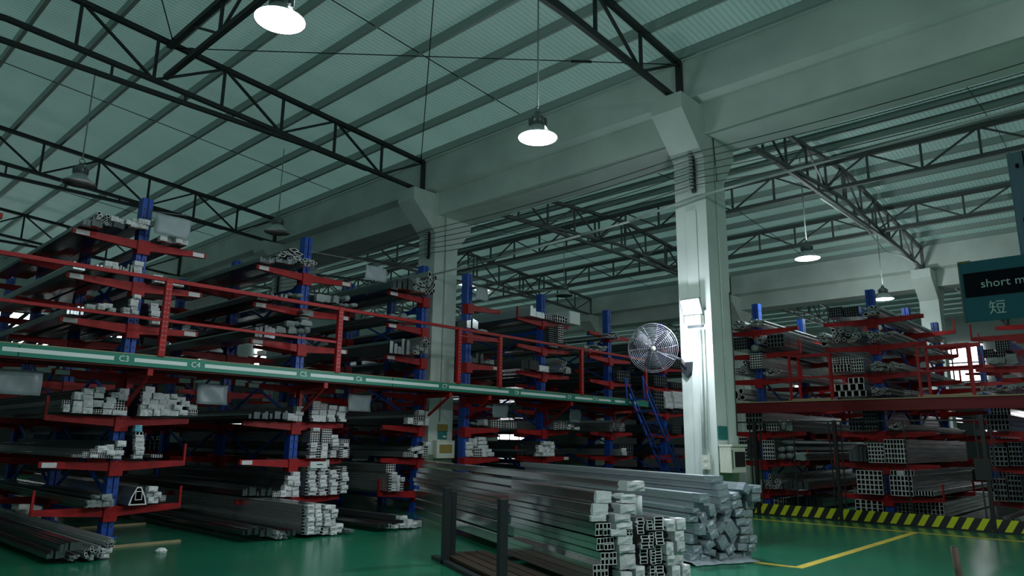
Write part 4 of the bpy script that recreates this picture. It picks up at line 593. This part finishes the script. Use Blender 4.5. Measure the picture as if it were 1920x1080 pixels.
mb=MB(); mb.path([(10.88,27,5.2),(10.88,15,5.42),(10.88,11.46,5.47),(10.88,8.26,5.58),(10.88,7.1,5.63),(10.88,5.75,5.80),(10.88,4.4,5.84),(10.88,.9,5.93),(10.88,-3,5.95)],.024,10)
ob('service_pipe',mb.mesh('service_pipe',['purlin'],True),None,label='long grey pipe passing in front of both columns under the wires',cat='pipe')
mb=MB(); mb.path([(18.4,17.0,6.9),(15.0,11.6,5.6),(11.82,6.9,4.75)],.012,6); ob('pale_cable',mb.mesh('pale_cable',['conduit']),None,label='pale slanting cable from the unlit lamp down to the near column',cat='cable')
mb=MB(); mb.path([(18.0,6.0,7.75),(21.5,5.95,7.72),(23,5.9,7.35),(25,5.9,7.6),(26.8,5.9,7.66)],.022,6); ob('pale_cable',mb.mesh('pale_cable',['conduit']),None,label='pale cable sagging under the middle bay truss',cat='cable')
# wall fan
Nf=Vector((-.80,-.52,-.18)).normalized(); qf=Nf.to_track_quat('Z','Y')
FN=thing('wall_fan','grey industrial wall fan with a wire cage on the near column','fan',(10.32,6.34,3.12))
FN.rotation_mode='QUATERNION'; FN.rotation_quaternion=qf
def cage(zs_,name):
    mb=MB()
    for i in range(13):
        R=.05+.36*i/12; z=zs_*(1-(i/12)**2)
        mb.ring((0,0,z),R,.003 if i<12 else .009,None,36,4)
    for i in range(10):
        a=2*math.pi*i/10; pts=[((.05+.36*j/6)*math.cos(a+.12*j/6),(.05+.36*j/6)*math.sin(a+.12*j/6),zs_*(1-(j/6)**2)) for j in range(7)]
        mb.path(pts,.0035,4)
    ob(name,mb.mesh(name,['chrome'],True),FN)
cage(.11,'front_guard'); cage(-.11,'rear_guard')
mb=MB(); mb.lathe([(0,.13),(.03,.128),(.04,.11),(.035,.09),(0,.09)],20); ob('hub_cap',mb.mesh('hub_cap',['beige'],True),FN)
v=[];f=[]
for j in range(6):
    r_=.05+.30*j/5; wd=.045+.10*math.sin(min(1,j/4)*1.4); 
    for s in(-1,1): v.append((r_,s*wd,s*wd*.38)); 
for j in range(5): f.append((2*j,2*j+1,2*j+3,2*j+2))
me=mesh('blade',v,f,['blade'],None,True)
for i in range(3): 
    o=ob('blade',me,FN,(0,0,.0),(0,0,2.1*i+.5)); so=o.modifiers.new('s','SOLIDIFY'); so.thickness=.006
mb=MB(); mb.lathe([(0,-.30),(.07,-.29),(.09,-.25),(.09,-.10),(.07,-.06),(0,-.05)],20); ob('motor',mb.mesh('motor',['darksteel'],True),FN)
iq=qf.inverted(); loc=lambda p: iq@(Vector(p)-Vector((10.32,6.34,3.12)))
mb=MB(); mb.path([loc(p) for p in((10.45,6.52,3.12),(10.62,6.42,3.06),(10.80,6.25,3.02),(10.90,6.14,2.95),(10.95,6.08,2.80))],.03,8); ob('swing_arm',mb.mesh('swing_arm',['darksteel'],True),FN)
mb=MB(); v=[(10.93,5.96,2.92),(10.93,6.18,2.92),(10.93,6.16,2.76),(10.93,6.07,2.66),(10.93,5.98,2.76)]; v=[loc(p) for p in v]+[loc((p[0]+.07,p[1],p[2])) for p in v]
mb.add(v,[(0,1,2,3,4),(9,8,7,6,5)]+[(i,5+i,5+(i+1)%5,(i+1)%5) for i in range(5)]); ob('wall_bracket',mb.mesh('wall_bracket',['darksteel']),FN)
# blue ladder
LD=thing('steel_ladder','bright blue steel stair with treads at the walkway end','ladder',(17.6,11.3,0))
for y in(11.58,11.0):
    bar('stringer','ladder',LD,(17.5,y,2.95),(19.72,y,0),.035,.075)
    bar('handrail','ladder',LD,(17.30,y,3.42),(19.40,y,.78),.026); bar('handrail_post','ladder',LD,(19.40,y,.78),(19.55,y,.2),.035); bar('handrail_post','ladder',LD,(17.30,y,3.42),(17.38,y,2.8),.035)
for i in range(9):
    t=(i+.5)/9; o=ob('tread',unitbox('ladder'),LD,(17.5+2.22*t-17.6,11.29-11.3,2.95*(1-t)),None,(.20,.56,.03))
# lamps
highbay((3.80,7.48,6.6),'bright','lit high bay lamp seen as a full white disc near the roof',8.9)
highbay((7.84,6.77,6.2),'bright','lit high bay lamp on a long rod in front of the concrete beam',8.75)
highbay((4.04,15.8,6.6),'off','unlit high bay lamp hanging above the rack under C3',8.95)
highbay((8.5,15.9,6.6),'off','unlit high bay lamp hanging beside the rack under C5',8.7)
highbay((18.8,15.0,6.5),'off','unlit high bay lamp hanging over the walkway end',9.0)
highbay((17.9,6.4,6.2),'far','lit high bay lamp in the middle bay beside the lattice girder',9.0)
highbay((24.6,6.5,6.2),'far','small lit high bay lamp by the distant column',8.7)
highbay((6.6,-.7,6.2),'work','lit high bay lamp out of view behind the camera',8.9)
highbay((19.0,-2.0,6.3),'far','lit high bay lamp out of view in the middle bay',9.0)
# hung papers and cartons
for i,(x0,x1,z0,z1,mat,lab) in enumerate([(4.36,4.95,4.95,5.30,'plastic','large grey paper in a sleeve hung at the top of the C4 rack'),(8.69,9.25,4.92,5.23,'plastic','white paper in a sleeve hung high beside the C6 rack'),(11.98,12.4,4.98,5.30,'plastic','grey paper in a sleeve hung high past the C7 column'),(5.37,5.91,2.13,2.48,'plastic','grey paper sleeve hung under the walkway right of C4'),(8.45,9.0,2.13,2.47,'plastic','grey paper sleeve hung under the walkway right of C6'),(12.64,13.19,2.14,2.47,'plastic','grey paper sleeve hung under the walkway before C8'),(15.68,16.18,2.11,2.46,'plastic','grey paper sleeve hung under the walkway by C10'),(2.30,3.06,2.14,2.50,'plastic','big glossy paper sleeve hung under the walkway before C3')]):
    P=thing('paper_sleeve',lab,'notice',((x0+x1)/2,12.33,z0),group='paper sleeves hung on the racks')
    if z0>4: bar('hanger_rod','steel',P,(((4.36,7.55,11.9)[i]),12.67,z1+.10),(x1,12.40,z1+.10),.016)
    n=6;v=[];f=[]
    for a in range(n+1):
        for b in range(n+1): v.append(((a/n-.5)*(x1-x0),.016*math.sin(a*1.3+b*.9+i),(b/n)*(z1-z0)))
    for a in range(n):
        for b in range(n): f.append((a*(n+1)+b,(a+1)*(n+1)+b,(a+1)*(n+1)+b+1,a*(n+1)+b+1))
    o=ob('sheet',mesh('sheet',v,f,[mat],None,True),P); so=o.modifiers.new('s','SOLIDIFY'); so.thickness=.003
    for s in(-.35,.35): rod('hook','wire',P,((x0+x1)/2+s*(x1-x0),12.33,z1-.02),((x0+x1)/2+s*(x1-x0),12.40,z1+.12),.004,5)
C=thing('long_carton','long white carton lying on the top arm of the C9 rack','carton',(16.02,12.4,4.88))
ob('body',unitbox('paper'),C,(0,2.9,.18),None,(.50,5.8,.36)); ob('end_flap',unitbox('white'),C,(0,-.004,.18),None,(.46,.008,.33))
# ================= profile packs =================
def outline(nx,nz,dx=.012):
    """closed cross-section outline of a block of tubes with a groove at every joint"""
    p=[]
    for i in range(nx):
        a,b=-.5+i/nx,-.5+(i+1)/nx
        p+=[(a+(.25/nx*.3),0),(b-(.25/nx*.3),0)]
        if i<nx-1: p.append((b,.03))
    for j in range(nz):
        a,b=j/nz,(j+1)/nz
        p+=[(.5,a+.08/nz),(.5,b-.08/nz)]
        if j<nz-1: p.append((.5-.035,b))
    for i in range(nx-1,-1,-1):
        a,b=-.5+i/nx,-.5+(i+1)/nx
        p+=[(b-(.25/nx*.3),1),(a+(.25/nx*.3),1)]
        if i: p.append((a,.97))
    for j in range(nz-1,-1,-1):
        a,b=j/nz,(j+1)/nz
        p+=[(-.5,b-.08/nz),(-.5,a+.08/nz)]
        if j: p.append((-.5+.035,a))
    return p
def prism(mb,p,y0,y1,m,front=True,back=True):
    n=len(p); v=[(x,y0,z) for x,z in p]+[(x,y1,z) for x,z in p]
    f=[(i,n+i,n+(i+1)%n,(i+1)%n) for i in range(n)]
    if front: f.append(tuple(range(n)))
    if back: f.append(tuple(range(2*n-1,n-1,-1)))
    mb.add(v,[q[::-1] for q in f] if False else f,m)
def hollow(mb,cx,cz,w,h,rot=0,wall=.14,rim=0,dark=1,depth=.05,y=0,body=None):
    c,s=math.cos(rot),math.sin(rot)
    R=lambda x,z:(cx+c*x-s*z,cz+s*x+c*z)
    t=min(w,h)*wall
    o=[R(-w/2,-h/2),R(w/2,-h/2),R(w/2,h/2),R(-w/2,h/2)]
    i=[R(-w/2+t,-h/2+t),R(w/2-t,-h/2+t),R(w/2-t,h/2-t),R(-w/2+t,h/2-t)]
    v=[(x,y,z) for x,z in o+i]+[(x,y+depth,z) for x,z in i]
    mb.add(v,[(k,(k+1)%4,4+(k+1)%4,4+k) for k in range(4)],rim)
    mb.add(v,[(4+k,4+(k+1)%4,8+(k+1)%4,8+k) for k in range(4)]+[(8,9,10,11)],dark)
    if body is not None:
        v=[(x,y,z) for x,z in o]+[(x,y+1-abs(y),z) for x,z in o]; mb.add(v,[(k,4+k,4+(k+1)%4,(k+1)%4) for k in range(4)]+[(7,6,5,4)],body)
def body_mesh(mat,nx=4,nz=2):
    k=('body',mat,nx,nz)
    if k not in MC:
        mb=MB(); prism(mb,outline(nx,nz),0,1,0); MC[k]=mb.mesh('pack_body',[mat])
    return MC[k]
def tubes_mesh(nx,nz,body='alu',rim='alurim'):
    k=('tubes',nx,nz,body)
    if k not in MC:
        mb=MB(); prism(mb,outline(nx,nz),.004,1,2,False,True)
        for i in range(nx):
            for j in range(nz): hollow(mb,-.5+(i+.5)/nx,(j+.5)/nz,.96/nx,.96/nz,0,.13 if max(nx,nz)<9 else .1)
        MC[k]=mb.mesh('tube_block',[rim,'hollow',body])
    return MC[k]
def wrap_mesh(mat,var,rough=.018):
    k=('wrap',mat,var)
    if k not in MC:
        rnd=random.Random(var*7+len(mat)); n=3; mb=MB(); g={}
        v=[];f=[]
        for a in range(n+1):
            for b in range(n+1):
                e=a in(0,n) or b in(0,n)
                v.append(((a/n-.5)*1.05+rnd.uniform(-rough,rough)*2,-.004-rnd.uniform(0,.004)*(0 if e else 1),(b/n)*1.05-.02+rnd.uniform(-rough,rough)*2))
        for a in range(n):
            for b in range(n): f.append((a*(n+1)+b,(a+1)*(n+1)+b,(a+1)*(n+1)+b+1,a*(n+1)+b+1))
        ring=[a*(n+1) for a in range(n+1)]+[n*(n+1)+b for b in range(1,n+1)]+[a*(n+1)+n for a in range(n-1,-1,-1)]+[b for b in range(n-1,0,-1)]
        base=len(v)
        for i in ring:
            x,y,z=v[i]; v.append((x*.985,.016+rnd.uniform(-.006,.008),.5+(z-.5)*.985))
        m=len(ring)
        for i in range(m): f.append((ring[(i+1)%m],ring[i],base+i,base+(i+1)%m))
        MC[k]=mesh('end_wrap',v,f,[mat])
    return MC[k]
def round_wrap(mat,var):
    k=('rw',mat,var)
    if k not in MC:
        rnd=random.Random(var); mb=MB(); n=10; R=[.5*rnd.uniform(.85,1.05) for _ in range(n)]
        v=[(0,-.010,.5)]
        for y,s in((-.006,.6),(.0,.95),(.03,1.0),(1,.95)):
            for i in range(n): a=2*math.pi*i/n; v.append((R[i]*s*math.cos(a),y,.5+R[i]*s*math.sin(a)))
        f=[(0,1+i,1+(i+1)%n) for i in range(n)]
        fm=[0]*n
        for r_ in range(3):
            for i in range(n): f.append((1+r_*n+i,1+(r_+1)*n+i,1+(r_+1)*n+(i+1)%n,1+r_*n+(i+1)%n)); fm.append(1 if r_==2 else 0)
        f=[q[::-1] for q in f]
        MC[k]=mesh('sleeve',v,f,[mat,'film'],fm)
    return MC[k]
def loose_mesh(var):
    k=('loose',var)
    if k not in MC:
        rnd=random.Random(var+50); mb=MB()
        for i in range(15):
            w=rnd.uniform(.16,.30); h=rnd.uniform(.14,.26)
            x=rnd.uniform(-.5+w/2,.5-w/2); z=rnd.uniform(0,1)**1.25*(1-abs(x)*.55); z=max(h/2,min(.95,z))
            y=-rnd.uniform(0,.02)
            if rnd.random()<.22:
                c=(x,z); p=[(x-w/2,z-h/2),(x+w/2,z-h/2+.03),(x+w/2-.02,z+h/2),(x-w/2+.03,z+h/2)]; prism(mb,p,y-.004,1,3)
            else: hollow(mb,x,z,w,h,rnd.uniform(-.9,.9),.12,0,1,.05,y,2)
        MC[k]=mb.mesh('loose_profiles',['alurim','hollow','alu','grey'])
    return MC[k]
def flat_mesh(var):
    k=('flat',var)
    if k not in MC:
        rnd=random.Random(var+90); mb=MB()
        for i in range(5):
            h=rnd.uniform(.45,1); a=-.5+i/5
            p=[(a+.01,0),(a+.19,0),(a+.19,h*.8),(a+.16,h),(a+.04,h),(a+.01,h*.8)]; prism(mb,p,-rnd.uniform(0,.015),1,0)
        MC[k]=mb.mesh('flat_profiles',['darkalu' if var<3 else 'filmbright' if var==3 else 'film'])
    return MC[k]
def pipe_mesh():
    if 'pipe' not in MC:
        mb=MB(); n=14; v=[];f=[];fm=[]
        for R,y in((.5,1),(.5,0),(.40,0),(.40,.04)):
            for i in range(n): a=2*math.pi*i/n; v.append((R*math.cos(a),y,.5+R*math.sin(a)))
        for r_ in range(3):
            for i in range(n): f.append((r_*n+i,r_*n+(i+1)%n,(r_+1)*n+(i+1)%n,(r_+1)*n+i)); fm.append(0 if r_<2 else 1)
        f.append(tuple(3*n+i for i in range(n))); fm.append(1)
        MC['pipe']=mesh('pipe_shell',v,f,['paper','hollow'],fm)
    return MC['pipe']
def tri_mesh():
    mb=MB(); o=[(-.5,0),(.5,0),(.38,.45),(.12,1),(-.12,1),(-.38,.45)]; i=[(-.40,.06),(.40,.06),(.32,.42),(.09,.93),(-.09,.93),(-.32,.42)]
    n=6; v=[(x,0,z) for x,z in o+i]+[(x,.06,z) for x,z in i]
    mb.add(v,[(k,(k+1)%n,n+(k+1)%n,n+k) for k in range(n)],0); mb.add(v,[(n+k,n+(k+1)%n,2*n+(k+1)%n,2*n+k) for k in range(n)]+[tuple(range(2*n,3*n))],1)
    v=[(x,0,z) for x,z in o]+[(x,1,z) for x,z in o]; mb.add(v,[(k,n+k,n+(k+1)%n,(k+1)%n) for k in range(n)]+[tuple(range(2*n-1,n-1,-1))],2)
    hollow(mb,0,.52,.38,.5,0,.1,0,1,.05,-.002)
    return mb.mesh('gable_profile',['alurim','hollow','alu'])
ORD=['first','second','third','fourth','fifth','sixth','seventh','eighth','ninth','tenth','eleventh','twelfth','thirteenth','fourteenth','fifteenth','sixteenth','seventeenth','eighteenth','nineteenth','twentieth','twenty-first','twenty-second','twenty-third','twenty-fourth','twenty-fifth','twenty-sixth']
KIND=dict(w=('capped_profile_pack','white capped profile pack','pack'),g=('sleeved_profile_pack','grey sleeved profile pack','pack'),t=('hollow_tube_bundle','bundle of open hollow tubes','bundle'),k=('dark_tube_bundle','dark bundle of hollow tubes','bundle'),r=('loose_profile_bundle','untidy bundle of loose profiles','bundle'),d=('flat_profile_pack','flat dark profile pack','pack'),p=('wrapped_pipe','white wrapped pipe','pipe'),c=('blue_carton_pack','light blue carton ended pack','pack'),a=('gable_profile','large open gable shaped profile','profile'))
def lay(k,M4,L,nx=0,nz=0,body=None,rng=random):
    """one pack: unit meshes under a thing; returns the thing"""
    name=KIND[k][0]
    if k in 'wc':
        o=ob(name,body_mesh(body or 'film',4,2)); ob('end_wrap',wrap_mesh('paper' if k=='w' else 'cyan',rng.randrange(7)),o)
    elif k=='g':
        if rng.random()<.5: o=ob(name,round_wrap('grey',rng.randrange(6)))
        else: o=ob(name,body_mesh(body or 'film',3,2)); ob('end_wrap',wrap_mesh('grey',rng.randrange(6),.05),o)
    elif k=='t': o=ob(name,tubes_mesh(nx or 4,nz or 3))
    elif k=='k': o=ob(name,tubes_mesh(nx or 4,nz or 3,'darkalu','steel'))
    elif k=='r': o=ob(name,loose_mesh(rng.randrange(7)))
    elif k=='d': o=ob(name,flat_mesh(rng.randrange(3) if M4.translation.z<3 else rng.choice((2,3,4))))
    elif k=='p': o=ob(name,pipe_mesh())
    elif k=='a': o=ob(name,tri_mesh())
    o.matrix_world=M4
    return o
def layered(xz,tol):
    idx=sorted(range(len(xz)),key=lambda i:xz[i][1]); out=[]; first=None
    for i in idx:
        if first is None or xz[i][1]-first>tol: out.append([]); first=xz[i][1]
        out[-1].append(i)
    for l in out: l.sort(key=lambda i:xz[i][0])
    return out
def pile(key,phrase,ax,pv,items):
    rng=random.Random(key); sg=1 if ax==1 else -1
    for ln,ii in enumerate(layered([(sg*i[1],i[2]) for i in items],.035)):
        for n,i in enumerate(ii):
            it=items[i]; k,a,z,w,h=it[:5]; nx,nz=(it[5],it[6]) if len(it)>6 else (0,0)
            w*=.97; h=h*2 if k=='d' and z>3 else h; L=rng.uniform(5.7,6.0); dy=rng.uniform(-.05,.05)
            loc=Vector((a,pv+dy,z)) if ax==1 else Vector((pv+dy,a,z))
            M4=Matrix.Translation(loc)@Matrix.Rotation((0 if ax==1 else -math.pi/2)+rng.uniform(-.003,.003),4,'Z')@Matrix.Diagonal((w,L,max(h,.03),1))
            o=lay(k,M4,L,nx,nz,None,rng)
            pos=('%s in the %s layer'%(ORD[n],ORD[ln])) 
            o['label']='%s, %s, %s'%(KIND[k][1],pos,phrase); o['category']=KIND[k][2]; o['group']='profile packs '+phrase
SHORT={'A':'top arm above C3','B':'top arm above C4','C':'handrail high arm above C3','D':'handrail high arm above C4','E':'low arm above C3','F':'low arm above C4','G':'heap below C3','H':'heap below C4','I':'waist high arm below C3','J':'waist high arm below C4','K':'lowest arm below C3','L':'lowest arm below C4','M':'floor below C3','N':'top arm above C5','O':'handrail high arm above C5','PP':'low arm above C5','QQ':'heap below C5','RR':'heap below C6','SS':'waist high arm below C6','TT':'lowest arm below C5','UU':'lowest arm below C6','VV':'floor stack below C6','WW':'floor below C5','XA':'top arm by C7 column','XB':'handrail high arm by C7 column','XC':'low arm by C7 column','XD':'heap by C7 column','XE':'waist high arm by C7 column','XF':'lowest arm by C7 column','XG':'floor by C7 column','YA':'heap past C7 column','YB':'waist high stack past C7 column','YC':'handrail high arm past C7 column','YD':'low arm past C7 column','ZA':'top arm above C9','ZB':'handrail high arm above C9','ZC':'low arm above C9','ZD':'heap below C9','ZE':'waist high stack below C9','ZF':'heap by blue ladder','ZG':'waist high arm by blue ladder','ZH':'deck stack behind blue ladder','ZI':'high arm behind wall fan',
'HA':'top arm behind near column','HB':'second highest arm behind near column','HC':'arm above deck behind near column','HD':'deck behind near column','HE':'under deck behind near column','HF':'waist high arm, first fence bay','HG':'lowest arm, first fence bay','HH':'floor, first fence bay','HI':'top arm above first guard','HJ':'shiny heap above first guard','HK':'arm beside first guard','HL':'deck beside first guard','HM':'waist high, second fence bay','HN':'lowest arm, second fence bay','HO':'floor, second fence bay','HP':'under deck, second fence bay','HQ':'top arm past blue upright','HR':'second highest arm past blue upright','HS':'silver heap by second guard','HT':'deck by second guard','HU':'waist high past blue upright','HV':'lowest arm past blue upright','HW':'floor past blue upright','HX':'under deck past blue upright','HY':'rough heap under hanging sign','HZ':'deck under hanging sign','IA':'waist high past fence lock','IB':'lowest arm past fence lock','IC':'under deck past fence lock','ID':'floor past fence lock'}
def back_load(x,y,axis,levels,sides,phrase,seed):
    rng=random.Random(seed)
    for li,z in enumerate(levels):
        for s in sides:
            if rng.random()<.12 or (axis and y>20 and ((x<5 and li>=3) or (x<8 and li in(3,4)))): continue
            w=rng.uniform(.55,.9); hh=rng.uniform(.12,.34); a=s*(.12+w/2); L=rng.uniform(5.4,6)
            loc=(x+a,y-.3,z) if axis else (x-.3,y-a,z)
            M4=Matrix.Translation(loc)@Matrix.Rotation(0 if axis else -math.pi/2,4,'Z')@Matrix.Diagonal((w,L,hh,1))
            o=ob('flat_profile_pack',body_mesh(rng.choice(['darkalu','film','darkalu']),6,3)) if rng.random()<.6 else ob('hollow_tube_bundle',tubes_mesh(6,3,'darkalu','steel'))
            o.matrix_world=M4
            o['label']='dim load, %s arm up, %s side, %s'%(ORD[li],'near' if s*(1 if axis else -1)<0 else 'far',phrase); o['category']='pack'; o['group']='dim loads on the racks behind'
for xx,who in ((4.33,'rack behind C3'),(7.49,'rack behind C5'),(10.4,'rack behind C7 column'),(14.95,'rack behind C9'),(18.12,'rack behind blue ladder'),(21.3,'rack past blue ladder'),(24.5,'far corner rack')):
    rack('red and blue cantilever rack in the second rank, '+who,xx,21.6,1,LV,(-1,1) if xx!=10.4 else (-1,),5.62,brace=False)
    back_load(xx,21.6,1,LV,(-1,1) if xx!=10.4 else (-1,),'second rank '+who,xx)
    back_load(xx,21.2,1,[.05],(-1,1) if xx!=10.4 else (-1,),'on the floor, second rank '+who,xx+50)
back_load(21.3,12.8,1,LV,(-1,1),'rack past blue ladder',77); back_load(18.12,12.8,1,[.5,1.2,3.42],(1,),'rack behind blue ladder',78); back_load(1.17,12.8,1,LV,(1,),'rack before C3',79)
rack('red and blue cantilever rack beside the distant column, far past the ladder',24.5,12.77,1,LV,(-1,1),5.62,n=2,brace=False); back_load(24.5,12.77,1,LV,(-1,1),'rack far past the ladder',91)
for yy,who in ((7.75,'rack behind near column'),(4.97,'rack between guards'),(1.95,'rack under hanging sign'),(10.6,'rack behind the ladder foot')):
    rack('red and blue cantilever rack in the second rank, '+who,30.2,yy,0,LVR,(-1,1),5.15,n=2,brace=False)
    back_load(30.2,yy,0,LVR[:5],(-1,1),'second rank '+who,yy)
for key,phrase,ax,pv,items in PILES: pile(key,SHORT[key],ax,pv,items)
# small card and roll standing on the C6 lowest stack
C=thing('carton_lid','white lettered carton lid standing on the stack below C6','carton',(7.86,12.40,1.05)); part('panel','white',C,(7.70,12.36,1.02),(8.06,12.40,1.14)); part('print_line','darksteel',C,(7.84,12.357,1.075),(7.97,12.361,1.095))
mb=MB(); mb.lathe([(0,0),(.045,0),(.045,.15),(.02,.15),(.02,.02)],16); o=ob('paper_roll',mb.mesh('paper_roll',['paper'],True),None,(8.22,12.6,1.02),label='white paper roll standing on the stack below C6',cat='roll')
# ================= bundles standing on the floor =================
def frame_at(g,az): return Matrix.Translation((g[0],g[1],0))@Matrix.Rotation(math.radians(az-90),4,'Z')
def front(items,g,az,who):
    base=frame_at(g,az); rng=random.Random(who)
    rank={}
    for ln,ii in enumerate(layered([(i[1],i[2]) for i in items],.07)):
        for n,i in enumerate(ii): rank[i]='%s from the left in the %s layer'%(ORD[n],ORD[ln])
    for i,it in enumerate(items):
        k,x,z,w,h,rot=it[:6]; dep=rng.uniform(-.03,.03)
        if who=='front':
            L=2.25 if x<-.86 else (7.8 if x<-.55 else 6.0); body='mirror'
        else: L=6.5+rng.uniform(-.1,.1); body='filmbright'; dep=rng.uniform(-.08,.08)
        hh=h; R=Matrix.Rotation(-math.radians(rot),4,'Y')
        M4=base@Matrix.Translation((x,dep,z+h/2))@R@Matrix.Translation((0,0,-h/2))
        rowtxt=rank[i]; w*=.955; h*=.955
        if k in('w','W'):
            o=ob('capped_tube_pack',body_mesh(body,3,1) if who=='front' else body_mesh(body,2,2)); o.matrix_world=M4@Matrix.Diagonal((w,L,h,1))
            ob('end_wrap',wrap_mesh('paper' if who=='front' else 'blockwrap',rng.randrange(7),.018 if who=='front' else .008),o)
            o.name='capped_tube_pack' if who=='front' else 'wrapped_profile_block'; o['label']=('white capped pack of the front bundle, ' if who=='front' else 'grey wrapped block of the rear bundle, ')+rowtxt; o['category']='pack'
        else:
            nx,nz=it[6:8]; nm='square_tube_bundle' if k=='t' else 'flat_tube_bundle'
            o=ob(nm,None); o.matrix_world=M4; o.empty_display_size=.1
            o['label']=('open square tube bundle' if k=='t' else 'open flat tube bundle')+' of the front bundle, '+rowtxt; o['category']='bundle'
            kk=('onetube',k)
            if kk not in MC:
                mb=MB(); hollow(mb,0,.5,1,1,0,.12,0,1,.06 if k=='t' else .05,0,2); MC[kk]=mb.mesh('tube',['alurim','hollow','mirror'])
            for a in range(nx):
                for b in range(nz):
                    ob('tube',MC[kk],o,(-w/2+w*(a+.5)/nx,rng.uniform(-.012,.012),h*b/nz),None,(w/nx*.95,L,h/nz*.93))
        o['group']='packs of the shiny front bundle' if who=='front' else 'blocks of the jumbled rear bundle'
front(FRONT,(7.29,4.14),66,'front')
front(BACK,(9.83,4.67),66,'back')
mb=MB(); mb.lathe([(0,0),(.042,0),(.042,.20),(.020,.20),(.020,.02)],18); o=ob('paper_roll',mb.mesh('paper_roll',['paper'],True),None,label='white paper roll standing between the open tubes of the front bundle',cat='roll'); o.matrix_world=frame_at((7.29,4.14),66)@Matrix.Translation((-.565,.05,.80))
# stillage with stakes and timbers
S=thing('steel_stillage','dark steel stillage with stakes and brown timbers beside the shiny bundle','stillage',(7.29,4.14,0),math.radians(-24))
def sp(name,mat,a,b): 
    a,b=Vector(a),Vector(b); ob(name,unitbox(mat),S,(a+b)/2,None,b-a)
sp('stake','darksteel',(-1.95,2.50,0),(-1.86,2.59,.95)); sp('stake','darksteel',(-1.95,.58,0),(-1.86,.67,.95)); sp('stake','darksteel',(-1.80,2.62,0),(-1.74,2.70,.90))
for x in(-1.95,-1.2,-.1): sp('base_rail','darksteel',(x,.3,0),(x+.09,3.0,.05))
for y in(.55,2.5): sp('cross_rail','darksteel',(-1.95,y,.0),(-.05,y+.08,.055))
for i in range(4): sp('timber','wood',(-1.84+.16*i,.35,.055),(-1.70+.16*i,2.9,.09))
# plastic sheet under the rear bundle and litter
base2=frame_at((9.83,4.67),66)
rnd=random.Random(4); v=[];f=[];n=14
for a in range(n+1):
    for b in range(5):
        v.append((-1.0+1.05*a/n+rnd.uniform(-.03,.03),-.22+.12*b+rnd.uniform(-.04,.04),.012+.03*abs(math.sin(a*1.7+b))*(b>0)))
for a in range(n):
    for b in range(4): f.append((a*5+b,(a+1)*5+b,(a+1)*5+b+1,a*5+b+1))
o=ob('plastic_sheet',mesh('plastic_sheet',v,f,['plastic'],None,True)); o.matrix_world=base2; o['label']='crumpled grey plastic sheet on the floor under the jumbled bundle'; o['category']='sheet'
so=o.modifiers.new('s','SOLIDIFY'); so.thickness=.004
mb=MB(); rnd=random.Random(9); mb.lathe([(0,.07),(.05,.06),(.08,.03),(.07,0),(0,0)],9); o=ob('crumpled_paper',mb.mesh('crumpled_paper',['paper']),None,(4.35,10.6,0),label='crumpled white paper lying on the floor beside the C4 rack',cat='litter')
for i,(x,y,lx,lab) in enumerate([(3.9,11.5,1.1,'pale wooden batten on the floor nearest the C4 rack foot'),(4.4,14.2,1.1,'pale wooden batten on the floor deeper under the C4 rack'),(2.2,11.8,.4,'short pale batten on the floor under the C3 rack'),(6.0,12.6,.9,'pale wooden batten on the floor between C4 and C5 racks')]):
    mb=MB(); mb.box((0,0,0),(lx,.06,.03)); ob('wooden_batten',mb.mesh('wooden_batten',['ply']),None,(x,y,0),label=lab,cat='batten')
